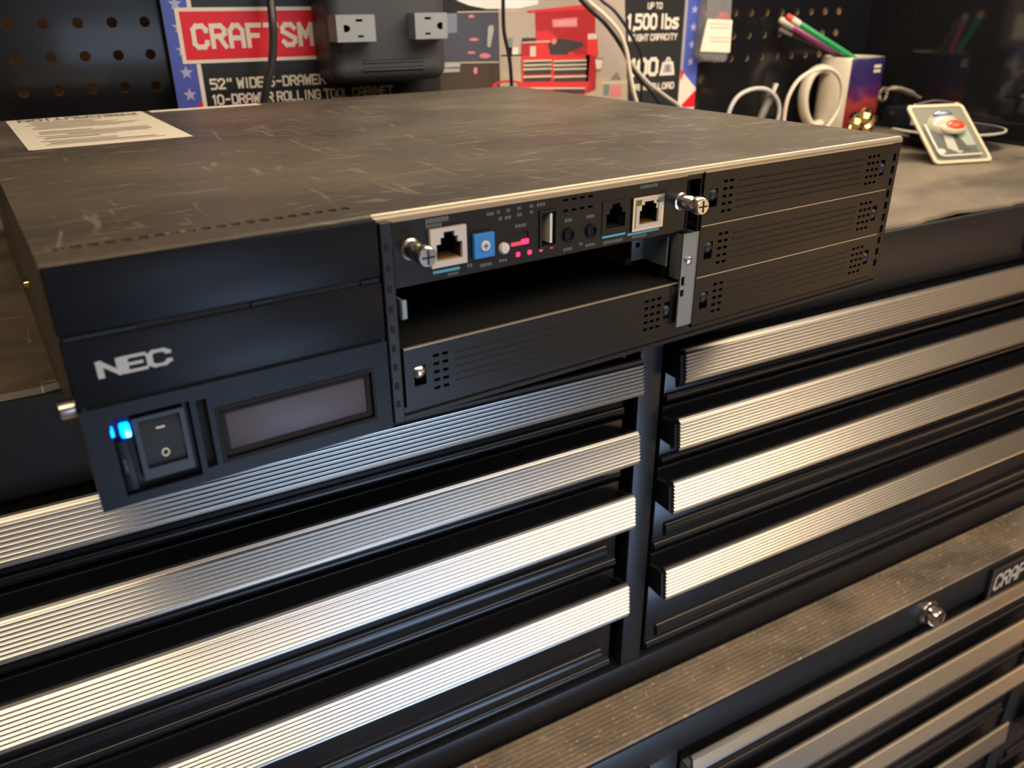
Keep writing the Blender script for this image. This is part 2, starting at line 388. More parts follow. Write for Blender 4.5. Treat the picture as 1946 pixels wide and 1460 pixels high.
# lower rolling cabinet, five centimetres further forward
low = thing('rolling_tool_cabinet', (0, .069, FZ), 'black rolling cabinet under the chest with chrome lock and plain aluminium handles', 'tool cabinet')
carcass(low, X0, X1, .069, .534, -.3530, FZ + .12, [(X0, -.30), (.3150, .3440), (.868, .895), (.985, X1)], [(-.3855, -.3530), (FZ + .12, FZ + .15)])
LT = [-.3870, -.4470, -.5280, -.6230, -.7400, -.9000]; LB = [-.4440, -.5250, -.6200, -.7370, -.8970, -1.1450]
for (a, c) in ((-.296, .309), (.350, .862), (.901, .981)):
    for i, (zt, zb) in enumerate(zip(LT, LB)):
        drawer(low, a, c, zt, zb, .0715, (-.3873, -.4490, -.5300, -.6265, -.7430, -.9030)[i], (.0155, .0305, .0265, .0300, .030, .030)[i], .0150, cap=False, amp=.0004)
b = MB(); b.lathe([(.0115, 0), (.0115, .003), (.0105, .004), (.0098, .010), (.0085, .0125), (.004, .0138), (.0006, .014)], (.6435, .0690, -.3715), (0, -1, 0), 'chrome', 32)
b.lathe([(.0125, -.001), (.0125, .0012)], (.6435, .0690, -.3715), (0, -1, 0), 'nickel', 32)
b.box(.6430, .6440, .0545, .0552, -.3745, -.3685, 'dark')
tag(b.build('lock', low, True), 'round chrome lock')
b = MB(); b.box(.7335, .8640, .0650, .0690, -.3915, -.3555, 'gloss2', .0008)
for bx in ((.7335, .7360, -.3915, -.3555), (.8615, .8640, -.3915, -.3555), (.7360, .8615, -.3575, -.3555), (.7360, .8615, -.3915, -.3895)):
    b.box(bx[0], bx[1], .0638, .0655, bx[2], bx[3], 'nickel')
stroke_text(b, 'CRAFTSMAN', (.7410, .0649, -.3850), (1, 0, 0), (0, 0, 1), (0, -1, 0), .117, .021, mat('badge_letters', (.62, .50, .36), .35), 1.25, 1.7)
tag(b.build('badge', low), 'black badge with raised silver lettering')
for cx, cy in ((-.25, .12), (.92, .12), (-.25, .48), (.92, .48)):
    b = MB(); b.box(cx - .03, cx + .03, cy - .03, cy + .03, FZ + .112, FZ + .12, 'zinc'); b.box(cx - .022, cx - .018, cy - .02, cy + .02, FZ + .05, FZ + .112, 'zinc'); b.box(cx + .018, cx + .022, cy - .02, cy + .02, FZ + .05, FZ + .112, 'zinc')
    b.lathe([(.045, -.015), (.05, -.011), (.05, .011), (.045, .015)], (cx, cy, FZ + .05), (1, 0, 0), 'housing', 28)
    b.build('caster', low, True)
# ribbed liner lying on the lower cabinet top
b = MB(); P = []; y = .0705; per = .0042
zt_ = -.3506
P.append((y, -.3529)); 
while y < .1165:
    P += [(y, zt_ - .0012), (y + per * .18, zt_ - .0002), (y + per * .38, zt_), (y + per * .58, zt_ - .0002), (y + per * .76, zt_ - .0012)]; y += per
P.append((y, -.3529))
b.prism(P, 'x', X0 + .004, X1 - .004, 'liner')
tag(b.build('ribbed_liner', smooth=True, org=(0, .07, -.353)), 'dusty ribbed rubber liner on the ledge of the lower cabinet', 'liner')

# ------------------------------------------------------------------ pegboard hutch
PY = .535; pitch = .0254; hx0 = -.0023; hr = .0042
b = MB(); n = 16
peg_m = mat('gloss_black_pegboard', (.008, .008, .010), .22, coat=.3)
c0, c1 = -12, 37; zr = [.0920 + pitch * k for k in range(0, 13)]
sq = []
for k in range(n):
    a = 2 * math.pi * (k + .5) / n; c_, s_ = math.cos(a), math.sin(a); q = max(abs(c_), abs(s_)); sq.append((c_ / q * pitch / 2, s_ / q * pitch / 2, c_, s_))
# snap corner samples so the cells tile
cells = MB()
for ci in range(c0, c1 + 1):
    cx = hx0 + pitch * ci
    for cz in zr:
        vs = []; fs = []
        for (ox, oz, c_, s_) in sq:
            vs += [(cx + ox, PY, cz + oz), (cx + c_ * hr, PY, cz + s_ * hr), (cx + c_ * hr, PY + .0022, cz + s_ * hr)]
        for k in range(n):
            j = (k + 1) % n; fs += [(3 * k, 3 * j, 3 * j + 1, 3 * k + 1), (3 * k + 1, 3 * j + 1, 3 * j + 2, 3 * k + 2)]
        # corners
        q = len(vs); 
        for sx, sz in ((1, 1), (-1, 1), (-1, -1), (1, -1)): vs.append((cx + sx * pitch / 2, PY, cz + sz * pitch / 2))
        for t_, (sx, sz) in enumerate(((1, 1), (-1, 1), (-1, -1), (1, -1))):
            a = math.atan2(sz, sx) % (2 * math.pi); k = int(round(a / (2 * math.pi) * n - .5 - .5)) % n
            fs.append((q + t_, 3 * k, 3 * ((k + 1) % n)))
        cells.add(vs, [f_ for f_ in fs if not (len(f_) == 4 and f_[0] % 3 == 1)], peg_m); cells.add(vs, [f_ for f_ in fs if len(f_) == 4 and f_[0] % 3 == 1], 'lit_rim')
xa = hx0 + pitch * (c0 - .5); xb_ = hx0 + pitch * (c1 + .5); za = zr[0] - pitch / 2; zb_ = zr[-1] + pitch / 2
for r in ((X0, xa, 0, zb_ + .03), (xb_, .9985, 0, zb_ + .03), (xa, xb_, 0, za), (xa, xb_, zb_, zb_ + .03)):
    cells.box(r[0], r[1], PY, PY + .0016, r[2], r[3], peg_m)
hutch = thing('pegboard_hutch', (0, PY, 0), 'gloss black pegboard back and side panel standing on the chest', 'pegboard')
cells.build('pegboard_panel', hutch)
b = MB(); b.box(1.0, 1.02, .16, PY + .018, -.002, zb_ + .03, M['screen']); b.box(.9992, 1.0, .16, PY, -.002, .004, 'gloss2')
b.build('side_panel', hutch)
b = MB(); b.box(X0 - .02, X0 - .001, .16, PY + .018, -.002, zb_ + .03, M['screen']); b.build('side_panel', hutch)
b = MB(); b.box(X0 - .02, 1.02, .16, PY + .018, zb_ + .03, zb_ + .045, 'gloss2'); b.build('top_panel', hutch)

# ------------------------------------------------------------------ printed cardboard sheet
PO = .520
pc = {}
def pm(name, col, rough=.3):
    if name not in pc: pc[name] = mat('print_' + name, col, rough)
    return pc[name]
BLK = pm('black', (.020, .022, .024)); CRM = pm('cream', (.78, .70, .60)); RED = pm('red', (.72, .015, .03)); BLU = pm('blue', (.075, .11, .46)); LAV = pm('lavender', (.42, .42, .68)); PGR = pm('grey', (.36, .34, .38))
WALLG = pm('photo_wall', (.42, .35, .30), .4); TRED = pm('photo_red', (.68, .04, .045)); TRD = pm('photo_dark_red', (.42, .025, .035)); DK = pm('photo_dark', (.05, .045, .05)); SIL = pm('photo_silver', (.62, .55, .42)); SLT = pm('photo_slate', (.075, .08, .11)); BRN = pm('photo_brown', (.07, .05, .04)); PINK = pm('photo_pink', (.66, .22, .25)); FLR = pm('photo_floor', (.48, .39, .29))
b = MB()
def R4(x0, x1, z0, z1, m_, lv): b.box(x0, x1, PO - .0002 * lv, PO - .0002 * (lv - 1), z0, z1, m_) if False else b.quad((x0, PO - .0002 * lv, z0), (x1, PO - .0002 * lv, z0), (x1, PO - .0002 * lv, z1), (x0, PO - .0002 * lv, z1), m_)
def poly(pts, m_, lv): b.add([(x, PO - .0002 * lv, z) for x, z in pts], [tuple(range(len(pts)))], m_)
def px(pts): return [(hit(x, y, 1, PO).x, hit(x, y, 1, PO).z) for x, y in pts]
b.box(.1125, .6945, PO, PO + .004, .0005, .330, CRM)
R4(.1125, .1330, .0005, .330, BLU, 1); R4(.1330, .1365, .0005, .330, CRM, 1); R4(.1365, .5845, .0005, .330, BLK, 1)
R4(.5845, .6690, .0005, .330, BLK, 1); R4(.6690, .6730, .0005, .330, PGR, 1); R4(.6730, .6945, .0005, .330, BLU, 1)
poly([(.1125, .0005), (.1330, .0005), (.1330, .079), (.1125, .062)], CRM, 2); poly([(.1245, .072), (.1330, .079), (.1330, .065)], RED, 3)
poly([(.6690, .0005), (.6945, .0005), (.6945, .062), (.6690, .084)], CRM, 2); poly([(.6705, .0405), (.6945, .0405), (.6945, .060)], RED, 3); poly([(.6700, .070), (.6750, .0800), (.6690, .084)], RED, 3)
def star(cx, cz, r, m_, rot=0):
    P = [];
    for k in range(10):
        a = math.pi / 2 + rot + k * math.pi / 5; q = r if k % 2 == 0 else r * .42; P.append((cx + q * math.cos(a), cz + q * math.sin(a)))
    for k in range(10): poly([(cx, cz), P[k], P[(k + 1) % 10]], m_, 3)
for k in range(9): star(.1235, .0845 + .0180 * k, .0058, LAV)
for k in range(8): star(.6835, .0915 + .0185 * k, .0055, LAV)
# logo block
R4(.1220, .2975, .1095, .1535, CRM, 4); R4(.1255, .2940, .1125, .1505, RED, 5)
stroke_text(b, 'CRAFTSMAN', (.1325, PO - .0012, .1205), (1, 0, 0), (0, 0, 1), (0, -1, 0), .1360, .0205, CRM, 1.45, 1.9)
stroke_text(b, '52" WIDE 5-DRAWER', (.1415, PO - .0004, .0875), (1, 0, 0), (0, 0, 1), (0, -1, 0), .1040, .0093, CRM, 1.3, 1.5)
stroke_text(b, '10-DRAWER ROLLING TOOL CABINET', (.1415, PO - .0004, .0745), (1, 0, 0), (0, 0, 1), (0, -1, 0), .1700, .0090, CRM, 1.3, 1.5)
# photographs printed on the sheet
poly(px([(946, -30), (1186, -30), (1192, 190), (950, 175)]), WALLG, 2)
poly(px([(950, 135), (1192, 150), (1192, 200), (950, 195)]), FLR, 3)
poly(px([(836, 25), (946, 23), (948, 178), (836, 182)]), SLT, 2)
poly(px([(836, 122), (947, 118), (948, 178), (836, 182)]), BRN, 3)
poly(px([(835, 27), (868, 25), (868, 62), (835, 64)]), pm('photo_blue', (.20, .22, .30)), 3)
for q in ([(838, 119), (874, 118), (874, 127), (838, 129)], [(838, 131), (873, 130), (873, 136), (838, 138)]): poly(px(q), pm('photo_lt', (.42, .42, .40)), 4)
poly(px([(927, 50), (936, 47), (938, 55), (931, 90), (925, 88)]), pm('photo_lt', (.42, .42, .40)), 4)
for cx, cy, rx, ry in ((895, 31, 6, 3), (900, 75, 9, 3), (895, 100, 8, 2.5), (921, 106, 11, 5), (903, 134, 4, 7)):
    poly(px([(cx + rx * math.cos(k * math.pi / 5), cy + ry * math.sin(k * math.pi / 5)) for k in range(10)]), PINK, 4)
poly(px([(875, 118), (947, 117), (947, 119), (875, 120)]), SIL, 5)
poly(px([(865, 0), (890, -2), (1022, 0), (1022, 8), (985, 16), (925, 17), (890, 10)]), pm('photo_lamp_shade', (.80, .78, .76)), 4)
poly(px([(868, 22), (985, 20), (985, 22), (868, 24)]), SIL, 5)
# the red tool chest in the photograph
poly(px([(1016, 20), (1130, 12), (1132, 110), (1019, 105)]), TRD, 4)
poly(px([(1001, 20), (1108, 9), (1125, 13), (1125, 18), (1003, 24)]), TRED, 5)
poly(px([(1018, 60), (1042, 58), (1095, 106), (1018, 106)]), TRED, 5)
poly(px([(991, 74), (1018, 74), (1018, 110), (990, 110)]), TRD, 5)
poly(px([(992, 72), (1018, 72), (1018, 78), (991, 79)]), DK, 6)
poly(px([(1048, 37), (1096, 33), (1096, 51), (1049, 52)]), PINK, 6); poly(px([(1052, 40), (1093, 37), (1093, 48), (1053, 49)]), pm('photo_plate', (.75, .30, .32)), 7)
poly(px([(1040, 83), (1062, 73), (1106, 80), (1108, 88), (1078, 100), (1078, 104), (1045, 104)]), DK, 6)
poly(px([(1114, 66), (1134, 64), (1136, 106), (1114, 104)]), TRED, 6); poly(px([(1116, 64), (1133, 64), (1133, 74), (1116, 75)]), SIL, 7)
poly(px([(989, 80), (1044, 77), (1044, 80), (989, 82)]), SIL, 7); poly(px([(1046, 78), (1050, 73), (1055, 74), (1057, 79), (1054, 84), (1048, 84)]), PINK, 8)
poly(px([(1006, 88), (1017, 87), (1017, 107), (1006, 107)]), SIL, 7)
poly(px([(990, 106), (1120, 104), (1116, 162), (991, 158)]), TRED, 6)
poly(px([(1112, 104), (1133, 106), (1131, 170), (1110, 178)]), TRD, 6)
poly(px([(985, 157), (1122, 155), (1110, 180), (984, 170)]), TRED, 7)
for (x0_, x1_) in ((995, 1046), (1052, 1112)):
    for k, (ya, yb2) in enumerate(((116, 120), (124, 128), (131.5, 139.5), (146, 153))):
        s_ = -.02
        poly(px([(x0_, ya + 2), (x1_, ya), (x1_, yb2 + 1), (x0_, yb2 + 2)]), DK, 8)
        poly(px([(x0_ - 2, ya - 1.5), (x1_ + 1, ya - 3), (x1_ + 1, ya), (x0_ - 2, ya + 2)]), SIL, 9)
poly(px([(1005, 166), (1110, 166), (1110, 169), (1005, 169)]), SIL, 9); poly(px([(1050, 169), (1110, 169), (1110, 177), (1050, 177)]), DK, 9)
poly(px([(1128, 108), (1146, 110), (1142, 134), (1128, 140)]), pm('photo_shade', (.22, .18, .17)), 5); poly(px([(1130, 113), (1144, 114), (1141, 131), (1132, 131)]), pm('photo_cup', (.68, .62, .52)), 7)
for q, m_ in (([(1158, 152), (1172, 136), (1180, 152)], pm('photo_shade', (.22, .18, .17))), ([(1142, 156), (1190, 154), (1190, 157), (1142, 160)], SIL), ([(1146, 160), (1158, 160), (1156, 182), (1146, 182)], pm('photo_teal', (.20, .24, .22))), ([(1160, 163), (1180, 162), (1180, 184), (1158, 184)], PINK), ([(964, 72), (974, 72), (972, 108), (964, 108)], pm('photo_teal', (.20, .24, .22))), ([(966, 90), (984, 90), (984, 104), (966, 104)], CRM), ([(952, 104), (990, 103), (990, 106), (952, 107)], DK)): poly(px(q), m_, 4)
for cx_, cz_ in ((.4385, .0775),):
    ring = [(cx_ + .018 * math.cos(t * math.pi / 8), cz_ + .005 * math.sin(t * math.pi / 8)) for t in range(16)]; ring2 = [(cx_ + .013 * math.cos(t * math.pi / 8), cz_ + .0028 * math.sin(t * math.pi / 8)) for t in range(16)]
    for t in range(16): poly([ring[t], ring[(t + 1) % 16], ring2[(t + 1) % 16], ring2[t]], TRED, 5)
# capacity text
KW = dict(u=(1, 0, 0), v=(0, 0, 1), n=(0, -1, 0))
stroke_text(b, 'UP TO', (.6160, PO - .0004, .1478), wd=.0205, ht=.0068, mt=CRM, tk=1.3, **KW)
stroke_text(b, '1,500 lbs', (.5895, PO - .0004, .1270), wd=.0745, ht=.0165, mt=CRM, tk=1.5, gap=1.7, **KW)
stroke_text(b, 'WEIGHT CAPACITY', (.5915, PO - .0004, .1155), wd=.0690, ht=.0072, mt=CRM, tk=1.35, **KW)
stroke_text(b, '100', (.5960, PO - .0004, .0780), wd=.0400, ht=.0200, mt=CRM, tk=1.5, gap=1.7, **KW)
stroke_text(b, 'DRAWER LOAD', (.5990, PO - .0004, .0630), wd=.0620, ht=.0075, mt=CRM, tk=1.35, **KW)
poly([(.6385, .0780), (.6605, .0780), (.6575, .0925), (.6420, .0925)], CRM, 3); poly([(.6430, .0810), (.6562, .0810), (.6545, .0900), (.6448, .0900)], PGR, 4); poly([(.6455, .0925), (.6545, .0925), (.6520, .0975), (.6480, .0975)], CRM, 3); poly([(.6485, .0930), (.6515, .0930), (.6510, .0955), (.6490, .0955)], BLK, 4)
poly([(.6488, .0822), (.6504, .0822), (.6504, .0890), (.6488, .0890)], BLK, 5)
tag(b.build('printed_cardboard_sheet', org=(.40, PO, 0)), 'printed cardboard sheet with red lettered block and red tool chest picture against the pegboard', 'poster')

# ------------------------------------------------------------------ power outlet block
po = thing('power_outlet_block', (.292, .47, .09), 'dark grey power outlet block in front of the printed cardboard sheet', 'power outlet')
b = MB(); blk = bumpy(mat('charcoal_abs', (.045, .048, .058), .42), 500, .1)
x0, x1, z0, z1 = .2385, .3500, .0905, .330; P = []
def rr(x0, x1, z0, z1, r, n=6):
    out = []
    for cx, cz, a0 in ((x1 - r, z0 + r, -90), (x1 - r, z1 - r, 0), (x0 + r, z1 - r, 90), (x0 + r, z0 + r, 180)):
        for k in range(n + 1):
            a = math.radians(a0 + 90 * k / n); out.append((cx + r * math.cos(a), cz + r * math.sin(a)))
    return out
def pillow(mb, x0, x1, y0, y1, z0, z1, r, d, mt, n=6):
    """rounded block whose front (y0) edge is softly rounded by d"""
    rings = []
    for k in range(5):
        a = math.pi / 2 * k / 4; off = d * (1 - math.sin(a)); yy = y0 + d * (1 - math.cos(a)) if False else y0 + d - d * math.sin(a)
        ins = d * (1 - math.cos(a)); rings.append([(x, y0 + d - d * math.sin(a), z) for x, z in rr(x0 + ins, x1 - ins, z0 + ins, z1 - ins, max(r - ins, .0005), n)])
    rings.insert(0, [(x, y1, z) for x, z in rr(x0, x1, z0, z1, r, n)])
    vs = [p for r_ in rings for p in r_]; m_ = len(rings[0]); fs = []
    for i in range(len(rings) - 1):
        for k in range(m_): fs.append((i * m_ + k, i * m_ + (k + 1) % m_, (i + 1) * m_ + (k + 1) % m_, (i + 1) * m_ + k))
    fs += [tuple(range(m_)), tuple(range((len(rings) - 1) * m_, len(rings) * m_))[::-1]]
    mb.add(vs, fs, mt)
pillow(b, x0, x1, .470, .518, z0, z1, .012, .012, blk)
b.box(.266, .325, .4694, .4705, .1085, .1097, 'dark'); b.box(.266, .325, .4694, .4705, .1020, .1032, 'dark')
b.box(.266, .325, .4690, .4705, .1073, .1085, blk, .0003); b.box(.266, .325, .4690, .4705, .1008, .1020, blk, .0003)
b.build('outlet_body', po, True)
og = mat('grey_receptacle', (.25, .28, .31), .45)
for (cx, fl, z) in ((.2570, 1, .1362), (.3268, -1, .1370), (.2570, 1, .205), (.3268, -1, .205)):
    b = MB(); wx, hz_ = (.0172 if fl > 0 else .0155), .0106
    def H(u0, u1, w0, w1): return (cx + fl * u0, cx + fl * u1, z + w0, z + w1) if fl > 0 else (cx + fl * u1, cx + fl * u0, z + w0, z + w1)
    holes = [H(.0000, .0062, .0052, .0072), H(.0010, .0062, -.0072, -.0054), H(-.0110, -.0070, -.0028, .0028), H(-.0070, -.0055, -.0018, .0018)]
    b.plate((cx - wx, cx + wx, z - hz_, z + hz_), holes, .4535, .4555, og)
    b.plate((cx - wx, cx + wx, z - hz_, z + hz_), [(cx - wx + .001, cx + wx - .001, z - hz_ + .001, z + hz_ - .001)], .4555, .4900, og)
    b.box(cx - wx + .001, cx + wx - .001, .4625, .4630, z - hz_ + .001, z + hz_ - .001, 'dark')
    b.build('receptacle', po)

# ------------------------------------------------------------------ cords
def cord(name, pts, r, mt, label, cat, group=None, end=None):
    b = MB(); b.tube(pts, r, mt, 12, 10)
    if end: end(b)
    o = b.build(name, smooth=True, org=tuple(pts[0])); tag(o, label, cat, group); return o
cblk = mat('black_cord_rubber', (.012, .012, .012), .28); cgry = mat('grey_cord_jacket', (.030, .030, .030), .25, coat=.3); cwht = mat('white_cord_jacket', (.66, .58, .47), .4)
def HP(x, y, Y): return tuple(hit(x, y, 1, Y))
cord('supply_cable', [HP(513, -160, .500), HP(514, -60, .495), HP(515, 0, .49), HP(519, 60, .485), HP(517, 115, .484), HP(508, 160, .484), HP(503, 195, .486), HP(508, 260, .49), (.190, .49, .006), (.215, .485, .006), (.30, .488, .006)], .0036, cgry, 'thick black power cord hanging in front of the red lettered block', 'cord')
cord('thin_cord', [HP(953, -140, .51), HP(955, -50, .50), HP(956, 0, .50), HP(958, 60, .50), HP(968, 110, .50), HP(972, 158, .50), HP(974, 230, .50), (.425, .49, .004), (.46, .48, .004)], .0019, cblk, 'thin black cord hanging beside the picture of the red tool chest', 'cord')
cord('adapter_cord', [HP(1060, -80, .495), HP(1100, -5, .49), HP(1150, 45, .485), HP(1182, 90, .483), HP(1200, 128, .480), HP(1216, 150, .478), HP(1250, 190, .47), (.635, .462, .006), (.70, .465, .005)], .0023, cblk, 'black cord curving over the picture of the red tool chest', 'cord')
cord('second_adapter_cord', [HP(1100, -60, .50), HP(1138, -5, .50), HP(1165, 18, .495), HP(1186, 45, .492), HP(1205, 78, .492), HP(1220, 120, .495), (.600, .50, .03), (.61, .50, .004)], .0017, cblk, 'thinner black cord right of the white cable bundle', 'cord')
cord('white_cable', [HP(1080, -60, .487), HP(1112, -5, .484), HP(1150, 30, .478), HP(1176, 60, .474), HP(1190, 95, .472), HP(1196, 130, .470), HP(1203, 170, .468), HP(1213, 215, .468), (.575, .468, .003), (.60, .46, .003)], .0021, cwht, 'white cable curving down left of the capacity lettering', 'cable')
cord('white_cable', [HP(1200, 118, .478), HP(1212, 135, .470), HP(1235, 160, .462), HP(1268, 185, .455), HP(1300, 210, .450), (.66, .445, .010), (.70, .44, .0025)], .0019, mat('grey_cable', (.42, .38, .34), .4), 'light grey cable running down across the capacity lettering', 'cable')
# two cable loops by the mug
def loopc(name, pix, Y, r, label, m_):
    cord(name, [HP(x, y, Y) for x, y in pix], r, m_, label, 'cable')
loopc('cable_loop', [(1383, 245), (1386, 212), (1402, 184), (1428, 170), (1456, 170), (1475, 186), (1481, 210), (1474, 245)], .462, .0024, 'white cable loop standing behind the chassis, left of the mug', mat('cool_white_cable', (.55, .52, .52), .4))
loopc('cable_loop', [(1489, 262), (1490, 225), (1498, 185), (1518, 152), (1548, 134), (1578, 132), (1596, 150), (1600, 180), (1590, 215), (1565, 250)], .405, .0022, 'cream cable loop standing in front of the white mug handle', cwht)
b = MB(); p0 = Vector(HP(1437, 245, .47)); p1 = Vector(HP(1467, 175, .47)); gp = mat('smoky_plug', (.22, .20, .18), .3)
b.tube([p0, p0.lerp(p1, .5), p1], [.0035, .0045, .0055], gp, 10, 4); d = (p1 - p0).normalized(); b.tube([p1, p1 + d * .010], .0048, M['nickel'], 8, 2, .5)
tag(b.build('cable_plug', smooth=True, org=tuple(p0)), 'grey cable plug standing inside the left cable loop', 'plug')

# clear hanging packet
pk = thing('hanging_packet', HP(1358, 118, .505), 'clear plastic packet with cream label and red piece hanging on the pegboard', 'packet')
cl = mat('clear_plastic', (.9, .9, .9), .12, trans=.85, ior=1.25)
def slab(mb, pix, Y0, Y1, mt):
    n_ = len(pix); A_ = [HP(x, y, Y0) for x, y in pix]; B_ = [(p[0], Y1, p[2]) for p in A_]
    mb.add(A_ + B_, [tuple(range(n_)), tuple(range(n_, 2 * n_))[::-1]] + [(i, (i + 1) % n_, n_ + (i + 1) % n_, n_ + i) for i in range(n_)], mt)
b = MB(); slab(b, [(1349, -70), (1396, -70), (1392, 20), (1389, 60), (1384, 112), (1378, 119), (1340, 117), (1329, 110), (1333, 85), (1344, 20)], .505, .523, cl); b.build('bag', pk, bevel=.003)
b = MB(); slab(b, [(1345, 36), (1392, 38), (1387, 100), (1331, 98)], .5035, .5048, M['paper'])
for k in range(4):
    y_ = 44 + k * 7 + (12 if k > 1 else 0); slab(b, [(1349, y_), (1386, y_ + 1), (1386, y_ + 2.6), (1349, y_ + 1.6)], .5031, .5034, M['printl'])
b.build('label', pk)
b = MB(); slab(b, [(1362, 36), (1371, 24), (1382, 22), (1388, 38)], .508, .516, mat('red_plastic', (.75, .02, .03), .35)); b.build('red_insert', pk, bevel=.002)
b = MB(); b.tube([HP(1376, -70, .5215), HP(1376, -70, .500)], .0018, 'nickel', 10, 2); b.build('hook', pk)

# ------------------------------------------------------------------ mug and pencils
MC = Vector((.915, .482, 0)); mr = .0375; mh = .0915
mug = thing('ceramic_mug', tuple(MC), 'cream mug with purple and red sunset print holding pencils', 'mug')
cream = mat('cream_glaze', (.74, .66, .52), .18, coat=.5)
sun = mat('sunset_print', (.3, .1, .3), .2)
nt = sun.node_tree; tc = nt.nodes.new('ShaderNodeTexCoord'); sp = nt.nodes.new('ShaderNodeSeparateXYZ'); mr_ = nt.nodes.new('ShaderNodeMapRange'); cr = nt.nodes.new('ShaderNodeValToRGB'); ns = nt.nodes.new('ShaderNodeTexNoise'); ad = nt.nodes.new('ShaderNodeMath')
ns.inputs['Scale'].default_value = 60; ad.operation = 'MULTIPLY_ADD'; ad.inputs[1].default_value = .028; 
nt.links.new(tc.outputs['Object'], sp.inputs[0]); nt.links.new(tc.outputs['Object'], ns.inputs[0]); nt.links.new(ns.outputs[0], ad.inputs[0]); nt.links.new(sp.outputs[2], ad.inputs[2]); nt.links.new(ad.outputs[0], mr_.inputs[0])
mr_.inputs[1].default_value = .015; mr_.inputs[2].default_value = .105; nt.links.new(mr_.outputs[0], cr.inputs[0])
E_ = cr.color_ramp.elements; E_[0].color = (.30, .012, .015, 1); E_[1].color = (.020, .018, .085, 1); 
for p_, c_ in ((.30, (.30, .015, .03, 1)), (.42, (.30, .05, .04, 1)), (.52, (.12, .015, .08, 1)), (.70, (.035, .018, .10, 1))): e = E_.new(p_); e.color = c_
nt.links.new(cr.outputs[0], nt.nodes['Principled BSDF'].inputs['Base Color'])
b = MB(); b.lathe([(.032, 0), (mr - .001, .002), (mr, .005), (mr, mh - .002), (mr - .001, mh), (mr - .003, mh), (mr - .0038, mh - .003), (mr - .0038, .006), (.001, .005)], MC, (0, 0, 1), cream, 56)
# assign print to the outer wall away from the handle
tocam = math.atan2(CAM.y - MC.y, CAM.x - MC.x)
for i, f_ in enumerate(b.f):
    if len(f_) != 4: continue
    c_ = sum((b.v[k] for k in f_), Vector()) / 4
    rad = math.hypot(c_.x - MC.x, c_.y - MC.y)
    if rad > mr - .0008 and .004 < c_.z < mh - .001:
        a = (math.atan2(c_.y - MC.y, c_.x - MC.x) - tocam + math.pi) % (2 * math.pi) - math.pi
        if a > math.radians(2) and a < math.radians(190): b.m[i] = b.mi(sun)
        if -math.radians(200) < a < -math.radians(178): b.m[i] = b.mi(sun)
b.build('mug_body', mug, True)
b = MB(); aw = math.radians(40); ah = tocam + math.radians(-50); hd = Vector((math.cos(ah), math.sin(ah), 0))
H_ = [MC + hd * (mr + q_) + Vector((0, 0, z_)) for q_, z_ in ((-.003, .074), (.009, .0785), (.023, .071), (.030, .050), (.025, .026), (.012, .011), (-.003, .013))]
b.tube(H_, .0085, cream, 16, 8, .62); b.build('handle', mug, True)
b = MB(); pa = tocam + math.radians(52); pn = Vector((math.cos(pa), math.sin(pa), 0)); pu = Vector((-math.sin(pa), math.cos(pa), 0))
for dz in (.0745, .0800): b.box(0, 0, 0, 0, 0, 0, cream) if False else b.add([MC + pn * (mr + .0003) + pu * u_ + Vector((0, 0, z_)) for u_, z_ in ((-.007, dz), (.006, dz), (.006, dz + .0035), (-.007, dz + .0035))], [(0, 1, 2, 3)], cream)
b.build('printed_caption', mug)
def pencil(top, bot, r, bodym, tipm, name, label, cat, fer=None):
    b = MB(); t = Vector(top); q = Vector(bot); d = (q - t).normalized(); L_ = (q - t).length
    b.lathe([(r * .55, 0), (r * .95, .0015), (r, .004), (r, .008)], t, d, tipm, 12)
    b.lathe([(r * 1.06, .008), (r * 1.06, .020)], t, d, fer or 'nickel', 12)
    b.lathe([(r, .020), (r, L_ - .012), (r * .15, L_)], t, d, bodym, 6 if cat == 'pencil' else 12)
    o = b.build(name, smooth=False, org=tuple(t)); tag(o, label, cat)
redm = mat('red_eraser', (.70, .08, .05), .5); grn = mat('green_pencil_paint', (.02, .30, .09), .25, coat=.4)
def PT(x, y, d): v = CAM + ray(x, y) * d; return v
# tops measured in the photograph, lower ends resting inside the mug
def leaning(topx, topy, dt, rimx, rimy, r, *args):
    """top end as measured, crossing the rim, lower end wedged against the far inner wall"""
    t = PT(topx, topy, dt); a_ = math.radians(rimx); R_ = MC + Vector(((mr - .0045 - r) * math.cos(a_), (mr - .0045 - r) * math.sin(a_), mh + r * 1.3))
    d = (R_ - t).normalized(); k = 0.0; q = R_.copy()
    while math.hypot((q + d * .001).x - MC.x, (q + d * .001).y - MC.y) < mr - .0050 - r and q.z > .012: q += d * .001
    pencil(t, q, r, *args)
leaning(1494, 30, .965, 196, 0, .0040, grn, redm, 'green_pencil', 'green pencil with red eraser leaning left out of the mug', 'pencil', cream)
leaning(1481, 36, .985, 172, 0, .0040, mat('pink_pencil_paint', (.60, .10, .34), .3), mat('cream_eraser', (.75, .62, .45), .5), 'pink_pencil', 'pink pencil with cream eraser just behind the green pencil', 'pencil', cream)
leaning(1479, 52, .995, 150, 0, .0038, mat('smoky_pen_barrel', (.05, .05, .05), .15, coat=.5), 'chrome', 'pen', 'dark pen with chrome end below the pencils in the mug', 'pen', 'chrome')
